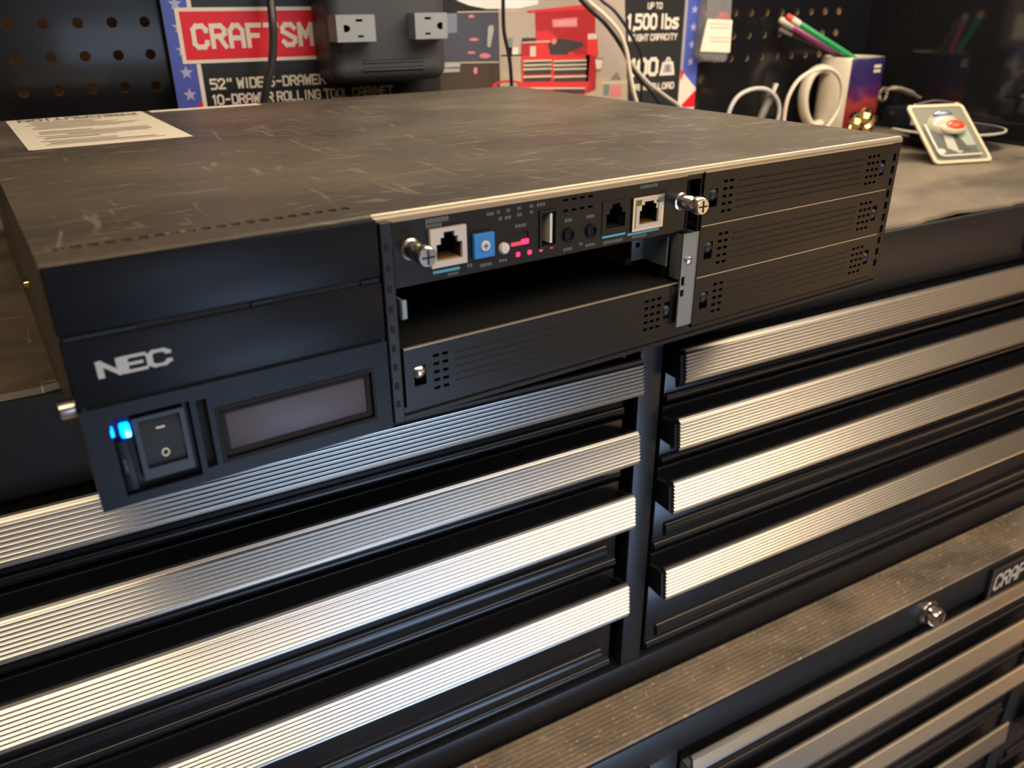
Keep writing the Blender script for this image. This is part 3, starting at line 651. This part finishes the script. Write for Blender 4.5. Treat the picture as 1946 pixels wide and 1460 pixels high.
# ------------------------------------------------------------------ small things on the mat to the right
dish = thing('shallow_dish', (.925, .345, 0), 'shallow dark glossy dish with pale rim beside the mug', 'dish')
b = MB(); dm = mat('smoked_dish', (.02, .017, .020), .12, coat=.6)
DC = (.925, .345, 0); b.lathe([(.030, 0), (.034, .001), (.036, .010), (.052, .015), (.062, .0190), (.062, .0205), (.050, .0170), (.034, .0140), (.001, .0130)], DC, (0, 0, 1), dm, 56); b.build('dish_body', dish, True)
b = MB(); b.lathe([(.0618, .0186), (.0632, .0190), (.0632, .0206), (.0612, .0208), (.0618, .0186)], DC, (0, 0, 1), M['white'], 56, False); b.build('rim', dish, True)
tp = thing('small_gadget', (.893, .385, .0), 'black boxy gadget with clear window lying in the dish', 'gadget')
b = MB(); b.box(.868, .905, .366, .388, .0195, .0430, 'bezel', .002); b.build('case', tp, True)
b = MB(); b.box(.890, .903, .3640, .3665, .0230, .0400, mat('frosted_window', (.45, .45, .46), .25)); b.build('window', tp)
b = MB(); b.box(.905, .935, .370, .386, .0220, .0400, mat('smoke_grey_case', (.20, .19, .16), .3), .0015); b.build('frosted_end', tp, True)
rod = MB(); rod.tube([(.872, .352, .0470), (.905, .350, .0500), (.936, .346, .0450)], .0018, 'nickel', 10, 4); rod.lathe([(.0008, -.004), (.0032, -.0025), (.004, 0), (.0032, .0025), (.0008, .004)], (.9375, .3458, .0447), (1, 0, 0), 'brass', 16)
tag(rod.build('metal_rod', smooth=True, org=(.905, .350, .045)), 'thin metal rod with bright brass tip lying on the gadget', 'rod')
g = MB(); gm = mat('grey_arm', (.26, .23, .19), .25, .4)
q = [HP(1682, 172, .392), HP(1700, 168, .392), HP(1725, 174, .388), HP(1748, 186, .384)]
g.tube(q, [.0035, .0055, .0050, .0028], gm, 12, 6, .6)
ring = [Vector(HP(1679, 179, .392)) + Vector((.0065 * math.cos(t * math.pi / 8), 0, .0075 * math.sin(t * math.pi / 8))) for t in range(17)]
g.tube(ring, .0015, 'nickel', 8, 1)
tag(g.build('folding_clip', smooth=True, org=tuple(q[0])), 'grey curved clip with metal ring on top of the gadget', 'clip')
# brass ornament at the mug base
g = MB(); random.seed(3)
base = hit(1632, 222, 1, .395); base.z = max(base.z, .02)
for k in range(9):
    a = k * 2.4; rr_ = .006 + .0035 * random.random()
    c_ = Vector((.838 + .010 * math.cos(a), .392 + .008 * math.sin(a), .018 + .0022 * k))
    g.lathe([(.0006, -rr_), (rr_ * .7, -rr_ * .7), (rr_, 0), (rr_ * .7, rr_ * .7), (.0006, rr_)], c_, (random.random(), random.random(), random.random() + .2), 'brass' if k % 3 else 'screen', 7)
g.lathe([(.012, 0), (.014, .004), (.009, .014), (.006, .018)], (.838, .392, 0), (0, 0, 1), 'brass', 16)
tag(g.build('brass_trinket', org=(.838, .392, 0)), 'crumpled shiny brass and black trinket at the foot of the mug', 'trinket')
# blister card leaning on the dish
b1 = Vector((.7995, .2635, .0006)); e = Vector((.0715, -.0190, 0)).normalized(); up = Vector((.1700, .6400, 0)); nb = Vector((-e.y, e.x, 0)); up = (nb * math.cos(math.radians(40)) + Vector((0, 0, 1)) * math.sin(math.radians(40))); nn = e.cross(up); nn = -nn if nn.z < 0 else nn
card = thing('blister_card', tuple(b1), 'clear blister card with red button emblem leaning beside the mug', 'blister pack')
def cp(u_, v_, h_): return b1 + e * u_ + up * v_ + nn * h_
def cslab(mb, uv, h0, h1, mt):
    n_ = len(uv); A_ = [cp(u_, v_, h1) for u_, v_ in uv]; B_ = [cp(u_, v_, h0) for u_, v_ in uv]
    mb.add(A_ + B_, [tuple(range(n_)), tuple(range(n_, 2 * n_))[::-1]] + [(i, (i + 1) % n_, n_ + (i + 1) % n_, n_ + i) for i in range(n_)], mt)
W_, L_ = .0700, .0790
ED = mat('yellowed_plastic_edge', (.62, .54, .38), .3); FILM = mat('card_insert', (.19, .19, .15), .35)
b = MB(); outer = rr(0, W_, 0, L_, .005, 5); inner = rr(.0035, W_ - .0035, .0035, L_ - .0035, .004, 5); n_ = len(outer)
A_ = [cp(u_, v_, .0020) for u_, v_ in outer]; B_ = [cp(u_, v_, .0020) for u_, v_ in inner]; C_ = [cp(u_, v_, 0) for u_, v_ in outer]; D_ = [cp(u_, v_, 0) for u_, v_ in inner]
b.add(A_ + B_ + C_ + D_, [q_ for i in range(n_) for q_ in ((i, (i + 1) % n_, n_ + (i + 1) % n_, n_ + i), (i, (i + 1) % n_, 2 * n_ + (i + 1) % n_, 2 * n_ + i), (n_ + i, n_ + (i + 1) % n_, 3 * n_ + (i + 1) % n_, 3 * n_ + i))], ED)
b.build('rim', card)
b = MB(); cslab(b, inner, .0003, .0010, FILM)
cslab(b, [(.008, .008), (.060, .008), (.060, .044), (.008, .044)], .001, .0013, mat('card_print_grey', (.10, .11, .10), .35))
cslab(b, [(.024, .020), (.036, .012), (.042, .016), (.036, .044), (.028, .044)], .0013, .0016, mat('card_print_pale', (.44, .43, .36), .35))
cslab(b, [(.042, .022), (.060, .022), (.060, .046), (.042, .046)], .0013, .0016, mat('card_print_mint', (.33, .37, .30), .35))
cslab(b, [(.036, .016), (.050, .016), (.046, .030), (.038, .046)], .0016, .0018, mat('card_print_dark', (.08, .08, .07), .35))
cslab(b, [(.014 + .006 * math.cos(t * math.pi / 6), .016 + .0035 * math.sin(t * math.pi / 6)) for t in range(12)], .0016, .0019, mat('card_print_white', (.52, .53, .50), .35))
b.build('backing', card)
b = MB(); b.tube([cp(.008, .050, .004), cp(.0075, .020, .0045), cp(.010, .0085, .0045), cp(.030, .0075, .0045), cp(.058, .0078, .0045)], .0011, M['white'], 8, 6); b.build('blister_ridge', card, True)
def dome(mb, cu, cv, ru, rv, h0, h1, mt, n=24):
    rings = []
    for k in range(5):
        a = math.pi / 2 * k / 4; s_ = math.cos(a) if k < 4 else .02
        rings.append([cp(cu + ru * s_ * math.cos(t * 2 * math.pi / n), cv + rv * s_ * math.sin(t * 2 * math.pi / n), h0 + (h1 - h0) * math.sin(a)) for t in range(n)])
    vs = [p for r_ in rings for p in r_]; fs = []
    for i in range(4):
        for k in range(n): fs.append((i * n + k, i * n + (k + 1) % n, (i + 1) * n + (k + 1) % n, (i + 1) * n + k))
    fs.append(tuple(range(4 * n, 5 * n))); mb.add(vs, fs, mt)
b = MB(); dome(b, .034, .052, .0185, .0150, .001, .010, mat('clear_bubble', (.55, .52, .40), .08, coat=1)); dome(b, .032, .060, .012, .0045, .008, .0115, mat('blue_chrome', (.30, .40, .55), .15, .6)); b.build('bubble', card, True)
b = MB(); dome(b, .039, .0435, .0155, .0095, .006, .0110, ED); b.build('emblem_ring', card, True)
b = MB(); dome(b, .039, .0435, .0115, .0062, .0092, .0126, mat('red_button', (.80, .06, .02), .15, coat=.8)); b.build('red_button', card, True)

# ------------------------------------------------------------------ the chassis
ca = math.radians(4.8)
ch = thing('telephone_system_chassis', (0, 0, .0002), 'wide dark chassis with scuffed lid, network ports and lit blue light on the mat', 'network chassis', rz=ca)
W, D, H = .4300, .3940, .0850
XB = .1068
# housing: bottom, back, sides, inner walls and front frame
b = MB()
b.box(0, W, .0015, D, 0, .0012, 'housing'); b.box(0, W, D - .0012, D, 0, H - .0008, 'housing')
b.box(W - .0012, W, .002, D, 0, H - .0008, 'housing')
b.box(.0, .0012, .0, D, 0, H - .0008, 'lid')
for x in (.1085, .2710): b.box(x, x + .0012, .006, D - .002, .0012, H - .001, 'dark')
b.box(.1090, .2715, .30, .301, .0012, H - .001, 'dark')
b.plate((.1072, W, 0, .0828), [(.1130, .2635, .0052, .0825), (.2735, .4215, .0048, .0825), (.2640, .2730, .008, .0795)] +
        [(.4245, .4272, z, z + .0040) for z in [.0105 + .0068 * k for k in range(10)]], 0, .0016, 'housing')
b.box(.2620, .2745, .010, .011, .004, .080, 'dark')
b.box(.1072, W, -.0012, .0, -.0000, .0022, 'housing', .0004)
b.box(.1075, .1125, -.0030, .0, .0005, .0825, 'housing', .0006)
for k in range(9): b.box(.1090, .1105, -.00335, -.0030, .008 + .008 * k, .0105 + .008 * k, 'dark')
b.build('housing', ch)
# lid: sheet with vent holes, rounded front bend, side flange
b = MB()
vents = [(.0052 + .00505 * k, .0052 + .00505 * k + .0031, .0142, .0182) for k in range(20)]
b.plate((-.0004, W + .0004, .0022, D), vents, H - .0010, H, 'lid', axis='z')
b.plate((-.0004, W + .0004, .0125, .0205), [], H - .0060, H - .0056, 'dark', axis='z')
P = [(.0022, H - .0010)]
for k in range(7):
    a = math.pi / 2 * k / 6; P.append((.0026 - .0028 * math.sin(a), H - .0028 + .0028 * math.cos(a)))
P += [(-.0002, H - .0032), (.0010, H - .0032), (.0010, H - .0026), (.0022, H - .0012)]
b.prism(P, 'x', .1065, W + .0004, 'edge_glint')
P2 = [(p_[0] * 1.0, p_[1]) for p_ in P]; b.prism(P2, 'x', -.0004, .1065, 'lid')
b.box(-.0006, .0004, .003, D, H - .010, H - .0008, 'lid', .0002); b.box(W, W + .0008, .003, D, H - .010, H - .0008, 'lid', .0002)
b.build('lid', ch, True)
# stickers lie on the lid and move with it
def decal(name, label, fn):
    b = MB(); fn(b); o = b.build(name, ch); o['label'] = label
def lab1(b):
    b.add([(x, y, z) for z in (H + .0001, H + .0003) for x, y in ((.0185, .2415), (.0205, .2405), (.1035, .2415), (.1045, .3915), (.1025, .3930), (.0190, .3890), (.0180, .3870))], [(6, 5, 4, 3, 2, 1, 0), tuple(range(7, 14))] + [(i, (i + 1) % 7, 7 + (i + 1) % 7, 7 + i) for i in range(7)], 'paper')
    stroke_text(b, 'PRECAUTION', (.0985, .3860, H + .0003), (-1, 0, 0), (0, -1, 0), (0, 0, 1), .0740, .0135, 'print', 1.1, 1.6)
    rnd = random.Random(5)
    for k in range(22):
        y = .3645 - k * .0053; x0 = .026 + rnd.random() * .006; x1 = .096 - rnd.random() * .03
        if k in (8, 9, 17): continue
        m_ = 'print' if k in (10, 13, 16, 20) else 'printl'
        if k in (10, 16): x0, x1 = .030, .060
        if k == 13: x0, x1 = .044, .092
        b.quad((x0, y, H + .0005), (x1, y, H + .0005), (x1, y + .0016, H + .0005), (x0, y + .0016, H + .0005), m_)
decal('caution_label', 'cream caution label', lab1)
decal('rear_label', 'narrow cream label strip', lambda b: b.box(.1090, .1890, .3825, .3928, H + .0001, H + .0003, 'paper'))
# bezel: three plastic panels left of the slots
PB = -.0042
def bez(z0, z1, name='bezel_panel', holes=(), bow=.0):
    b = MB()
    if holes: b.plate((-.0006, XB - .0006, z0, z1), list(holes), PB, PB + .0018, 'bezel'); b.plate((-.0006, XB - .0006, z0, z1), [(.001, XB - .0022, z0 + .0015, z1 - .0015)], PB + .0018, .0, 'bezel')
    else: b.box(-.0006, XB - .0006, PB, .0, z0, z1, 'bezel', .0007)
    return b.build(name, ch, True)
bez(.0632, .0843)
p2 = sub(bez(.0388, .0612))
bez(.0005, .0378, holes=[(.0075, .0325, .0040, .0330), (.0345, .0380, .0060, .0325), (.0412, .0990, .0072, .0270)])
b = MB(); b.box(.0002, XB - .0014, -.0032, -.0005, .0612, .0632, 'dark'); b.box(.0002, XB - .0014, -.0032, -.0005, .0378, .0388, 'dark')
for x0, x1, z in ((.0005, .022, .0613), (.058, .066, .0613), (.0980, .1055, .0613), (.0005, .0022, .0376), (.1040, .1058, .0376)): b.box(x0, x1, PB + .0002, -.001, z, z + .0016, 'bezel', .0003)
b.build('bezel_gap', ch)
b = MB(); stroke_text(b, 'NEC', (.0076, PB - .0001, .0476), (1, 0, 0), (0, 0, 1), (0, -1, 0), .0225, .0060, 'logo', 1.35, 1.1, lift=.0001)
b.build('logo_lettering', p2)
b = MB()   # recess back with switch surround
b.box(.0060, .0340, -.0010, .0, .0035, .0335, 'bezel'); b.box(.0078, .0120, PB + .0008, -.001, .0050, .0240, 'bezel', .0005); b.box(.0082, .0100, PB + .0004, PB + .001, .0120, .0180, 'plate', .0003)
b.box(.0340, .0385, -.0010, -.0005, .0055, .0330, 'dark'); b.build('switch_recess', ch, True)
b = MB()
b.plate((.0140, .0304, .0078, .0312), [(.0158, .0288, .0118, .0298)], PB + .0002, -.001, 'gloss2')
b.prism([(PB + .0016, .0120), (PB + .0004, .0208), (PB + .0020, .0296), (-.0012, .0296), (-.0012, .0120)], 'x', .0160, .0286, mat('rocker_plastic', (.008, .008, .010), .6))
sw = sub(b.build('power_switch', ch, True))
b = MB(); ring = [Vector((.0222 + .0011 * math.cos(t * math.pi / 8), PB + .0007, .0162 + .0013 * math.sin(t * math.pi / 8))) for t in range(17)]; b.tube(ring, .00028, 'white', 6, 1); b.box(.0208, .0236, PB + .0006, PB + .0011, .0256, .0261, 'white'); b.build('switch_marks', sw)
b = MB(); b.box(.0100, .0132, PB - .0003, PB + .003, .0252, .0302, 'ledb', .0008); b.box(.0112, .0130, PB - .0005, PB + .001, .0256, .0280, 'ledc', .0004); b.box(.0070, .0082, PB - .0002, PB + .003, .0266, .0296, 'ledb', .0004)
tag(b.build('power_light', ch, True), 'glowing blue light')
b = MB(); b.plate((.0418, .0984, .0078, .0264), [(.0436, .0966, .0096, .0246)], PB + .0010, -.0005, 'dark'); b.box(.0434, .0968, PB + .0016, -.0004, .0094, .0248, 'lcd', .0004)
b.build('display_window', ch, True)
b = MB(); b.plate((.0402, .1000, .0062, .0280), [(.0414, .0988, .0074, .0268)], PB - .0004, PB + .0002, 'dark'); b.build('display_frame', ch)
b = MB(); b.lathe([(.0032, 0), (.0032, .0035), (.0030, .0050), (.0018, .0056)], (0, .0045, .0365), (-1, 0, 0), 'nickel', 20); b.box(-.0060, -.0054, .0042, .0048, .0345, .0385, 'dark'); tag(b.build('side_screw', ch, True), 'nickel screw')
b = MB(); b.lathe([(.0022, 0), (.0020, .0018), (.0008, .0024)], (0, .160, .0365), (-1, 0, 0), 'brass', 16); b.build('side_screw', ch, True)

# controller card with its ports
CY = -.0006
b = MB()
ports = [(.1302, .1422, .0632, .0752), (.1800, .1884, .0612, .0765), (.2140, .2275, .0625, .0760), (.2300, .2488, .0608, .0756), (.1655, .1745, .0640, .0695)]
slits = [(.1920 + .0044 * k, .1920 + .0044 * k + .0026, z, z + .0010) for k in range(4) for z in (.0790, .0745)]
b.plate((.1135, .2630, .0562, .0818), ports + slits, CY, CY + .0014, 'plate')
b.box(.1135, .2630, CY + .0014, CY + .110, .0562, .0572, mat('circuit_board', (.01, .03, .015), .5)); b.box(.1290, .2500, .018, .019, .0575, .0815, 'dark')
b.box(.1135, .2630, CY - .0002, CY + .0012, .0815, .0819, 'edge_glint')  # light strip paints the glint on the card's top edge
for x0, x1, z0, z1 in ((.1275, .1375, .0790, .0808), (.1275, .1345, .0772, .0786), (.1545, .1580, .0782, .0795), (.1592, .1608, .0785, .0798), (.1600, .1618, .0757, .0770), (.1638, .1656, .0785, .0798), (.1630, .1662, .0757, .0770), (.1690, .1708, .0787, .0800), (.1690, .1714, .0760, .0773), (.1750, .1770, .0788, .0800), (.1786, .1830, .0788, .0800), (.1752, .1768, .0764, .0776),
                       (.1680, .1735, .0715, .0728), (.1930, .1970, .0702, .0716), (.2045, .2090, .0702, .0716), (.2345, .2450, .0792, .0806), (.1360, .1410, .0572, .0582), (.1450, .1475, .0590, .0604), (.1510, .1565, .0580, .0594), (.1600, .1640, .0585, .0597), (.1925, .1975, .0577, .0590), (.2010, .2030, .0590, .0602), (.2045, .2100, .0577, .0590), (.2145, .2260, .0572, .0586), (.2310, .2400, .0572, .0586)):
    n_ = max(2, int((x1 - x0) / .0011))
    for k in range(n_):
        xx = x0 + (x1 - x0) * k / n_; b.quad((xx, CY - .0001, z0), (xx + (x1 - x0) / n_ * .72, CY - .0001, z0), (xx + (x1 - x0) / n_ * .72, CY - .0001, z1), (xx, CY - .0001, z1), 'ink')
b.quad((.1295, CY - .0001, .0590), (.1415, CY - .0001, .0590), (.1415, CY - .0001, .0601), (.1295, CY - .0001, .0601), 'cyan')
b.quad((.2137, CY - .0001, .0600), (.2270, CY - .0001, .0600), (.2270, CY - .0001, .0609), (.2137, CY - .0001, .0609), 'cyan')
b.quad((.2285, CY - .0001, .0590), (.2475, CY - .0001, .0590), (.2475, CY - .0001, .0600), (.2285, CY - .0001, .0600), 'cyan')
cardp = sub(b.build('controller_card', ch))
def jack(name, x0, x1, z0, z1, mt, y0, lab=None, T=True, contacts=True):
    b = MB(); w_ = x1 - x0; h_ = z1 - z0
    hs = [(x0 + w_ * .15, x1 - w_ * .13, z0 + h_ * .16, z0 + h_ * .60)]
    if T: hs += [(x0 + w_ * .27, x1 - w_ * .25, z0 + h_ * .58, z0 + h_ * .76), (x0 + w_ * .36, x1 - w_ * .34, z0 + h_ * .74, z0 + h_ * .90)]
    b.plate((x0, x1, z0, z1), hs, y0, y0 + .0016, mt)
    b.plate((x0 + .0006, x1 - .0006, z0 + .0006, z1 - .0006), [(x0 + .0016, x1 - .0016, z0 + .0020, z1 - .0016)], y0 + .0016, y0 + .014, mt if mt == 'beige' else 'dark')
    b.box(x0 + .0010, x1 - .0010, y0 + .013, y0 + .014, z0 + .0010, z1 - .0010, 'dark')
    b.box(x0 + .0017, x1 - .0017, y0 + .003, y0 + .013, z1 - .0030, z1 - .0017, 'dark'); b.box(x0 + .0008, x0 + .0020, y0 + .0018, y0 + .013, z0 + .0025, z1 - .002, 'dark'); b.box(x1 - .0020, x1 - .0008, y0 + .0018, y0 + .013, z0 + .0025, z1 - .002, 'dark')
    if contacts: b.box(x0 + w_ * .2, x1 - w_ * .2, y0 + .002, y0 + .009, z0 + h_ * .15, z0 + h_ * .19, 'copper')
    o = b.build(name, cardp)
    if lab: o['label'] = lab
jack('network_jack', .1283, .1441, .0617, .0768, 'beige', CY - .0018, 'beige network jack')
jack('telephone_jack', .2132, .2282, .0618, .0762, 'plate', CY - .0004, 'black telephone jack', contacts=False)
jack('network_jack', .2302, .2486, .0606, .0757, 'nickel', CY - .0010, 'metal shielded network jack')
b = MB(); b.plate((.2318, .2470, .0618, .0748), [(.2338, .2452, .0634, .0735)], CY - .0014, CY - .0002, 'beige'); b.box(.2320, .2345, CY - .0016, CY, .0722, .0746, mat('green_indicator', (.10, .12, .03), .4)); b.box(.2445, .2468, CY - .0016, CY, .0722, .0746, mat('amber_indicator', (.12, .13, .10), .4)); b.build('jack_insert', cardp)
b = MB(); b.box(.1472, .1568, CY - .0022, CY, .0622, .0722, 'blue', .0004); b.lathe([(.0021, 0), (.0021, .0006), (.0018, .0008)], (.1521, CY - .0022, .0672), (0, -1, 0), 'white', 20)
b.box(.1509, .1533, CY - .0031, CY - .0029, .0669, .0675, 'ink'); b.box(.1518, .1524, CY - .0031, CY - .0029, .0660, .0684, 'ink'); tag(b.build('rotary_switch', cardp), 'blue rotary switch with white dial')
b = MB(); b.lathe([(.0024, 0), (.0024, .0012), (.0018, .0020), (.0004, .0023)], (.1620, CY, .0642), (0, -1, 0), 'white', 20); tag(b.build('reset_button', cardp, True), 'small white button')
b = MB(); b.plate((.1798, .1888, .0608, .0768), [(.1808, .1880, .0618, .0758)], CY - .0007, CY + .010, 'housing'); b.box(.1806, .1882, CY + .0095, CY + .010, .0616, .0760, 'dark'); b.box(.1852, .1864, CY - .0002, CY + .009, .0626, .0750, 'white'); b.box(.1810, .1816, CY + .001, CY + .009, .063, .075, 'dark'); tag(b.build('usb_port', cardp), 'upright metal usb port')
b = MB(); b.box(.1655, .1745, CY + .0006, CY + .006, .0640, .0695, 'dark'); b.box(.1660, .1740, CY - .0002, CY + .0008, .0640, .0655, 'ledrd', .0002); b.box(.1712, .1745, CY - .0004, CY + .0008, .0642, .0662, 'ledr', .0003); tag(b.build('memory_card_slot', cardp), 'card slot lit red')
for x, z in ((.1950, .0645), (.2072, .0645)):
    b = MB(); b.lathe([(.0030, 0), (.0030, .0010), (.0027, .0014), (.0019, .0014), (.0019, -.004)], (x, CY, z), (0, -1, 0), 'bezel', 24, False); b.lathe([(.0019, .0003), (.0001, .0003)], (x, CY, z), (0, -1, 0), 'dark', 24, False)
    o = b.build('audio_jack', cardp, True)
for x, m_, z in ((.1692, 'ledr', .0603), (.1750, 'ledr', .0603), (.1807, 'ledrd', .0603), (.1862, 'ledrd', .0608)):
    s_ = .00095 if m_ == 'ledr' else .0008
    b = MB(); b.box(x - s_, x + s_, CY - .0005, CY + .0005, z - s_, z + s_, m_, .0004); o = b.build('status_light', cardp); o['label'] = 'glowing red light' if m_ == 'ledr' else 'dim red light'
for x, z in ((.1205, .0705), (.2600, .0705)):
    b = MB(); c_ = (x, CY, z); b.lathe([(.0042, 0), (.0042, .0006), (.0034, .0010), (.0034, .0070), (.0028, .0078), (.0028, .0092), (.0040, .0100), (.0040, .0134), (.0034, .0142), (.0006, .0143)], c_, (0, -1, 0), 'nickel', 24)
    b.box(x - .0026, x + .0026, CY - .01455, CY - .0142, z - .0003, z + .0003, 'dark'); b.box(x - .0003, x + .0003, CY - .01455, CY - .0142, z - .0026, z + .0026, 'dark'); b.build('thumbscrew', cardp, True)

# blank filler plates
def blank(x0, x1, z0, z1, left_n=2, right_n=2, yy=-.0008):
    w_ = x1 - x0; zc = (z0 + z1) / 2; hs = []
    for r_ in range(5):
        z = zc + .0068 - r_ * .0036
        for k in range(2): hs.append((x0 + .0130 + .0042 * k, x0 + .0157 + .0042 * k, z - .0007, z + .0007))
        for k in range(3): hs.append((x1 - .0215 + .0040 * k, x1 - .0189 + .0040 * k, z - .0007, z + .0007))
    hs += [(x0 + .0040, x0 + .0095, zc - .0046, zc + .0040), (x1 - .0088, x1 - .0048, zc - .0046, zc + .0040)]
    b = MB(); b.plate((x0, x1, z0, z1), hs, yy, yy + .0012, 'plate')
    b.box(x0, x1, yy + .0012, yy + .012, z1 - .0010, z1 - .0001, 'dark'); b.box(x0 + .0002, x1 - .0002, yy - .0003, yy + .0010, z1 - .0004, z1 + .0001, 'edge_glint')  # flange blackened for slot shade; light strip paints the top edge glint
    for r_ in range(5):
        z = zc + .0062 - r_ * .0032; P_ = [(yy + .0002, z + .0005), (yy - .0004, z), (yy + .0002, z - .0005)]
        b.prism(P_, 'x', x0 + .0230, x1 - .0250, 'plate')
    b.box(x0 + .003, x1 - .003, yy + .0100, yy + .0105, z0 + .001, z1 - .0012, 'dark')
    o = sub(b.build('blank_plate', ch))
    for xc in (x0 + .0067, x1 - .0068):
        s = MB(); s.lathe([(.0022, -.006), (.0022, -.001), (.0030, .0002), (.0030, .0010), (.0020, .0022), (.0005, .0026)], (xc, yy + .0016, zc + (.0012 if xc < x0 + .02 else -.0008)), (0, -1, 0), 'nickel' if (x0 < .2 and xc < .15) else 'gloss2', 18)
        s.lathe([(.0036, -.0052), (.0036, -.0045)], (xc, yy + .0016, zc - .001), (0, -1, 0), 'chrome', 18)
        s.build('screw', o, True)
    return o
blank(.1145, .2630, .0056, .0309)
blank(.2745, .4212, .0570, .0822); blank(.2745, .4212, .0313, .0566); blank(.2745, .4212, .0056, .0309)
# zinc bracket, tabs and guide rails around the empty slot
b = MB()
b.plate((.2605, .2705, .0090, .0555), [(.2612, .2635, .0300, .0345), (.2612, .2635, .0245, .0280)], -.0040, -.0030, 'zinc')
b.box(.2695, .2705, -.0040, .0060, .0090, .0550, 'zinc', .0003); b.box(.2605, .2612, -.0035, .004, .033, .0550, 'zinc', .0002)
br = sub(b.build('slot_bracket', ch, True)); br['label'] = 'zinc plated bracket'
b = MB(); b.lathe([(.0020, 0), (.0019, .0012), (.0008, .0019)], (.2645, -.0040, .0425), (0, -1, 0), 'nickel', 16); b.build('screw', br, True)
b = MB(); b.plate((.2500, .2580, .0385, .0530), [(.2528, .2552, .0448, .0472)], .0200, .0208, 'zinc'); b.box(.2580, .2588, .004, .030, .0385, .0530, 'zinc'); b.build('inner_tab', ch)
b = MB(); b.box(.1140, .1165, -.0032, -.0022, .0440, .0520, 'zinc', .0006); b.box(.1140, .1150, -.0022, .004, .0440, .0520, 'zinc'); b.build('inner_tab', ch)
b = MB(); b.box(.2555, .2600, .030, .280, .0330, .0365, mat('guide_reflection', (.20, .11, .06), .5)); b.box(.2590, .2605, .030, .280, .0365, .0430, mat('guide_reflection2', (.16, .09, .05), .5)); b.build('card_guide', ch)  # orange-brown reflection inside the slot put into the rail colour
b = MB(); b.box(.1135, .2600, .012, .2990, .0300, .0306, 'dark'); b.build('slot_floor', ch)  # floor blackened: shade inside the open slot put into the colour
clean()
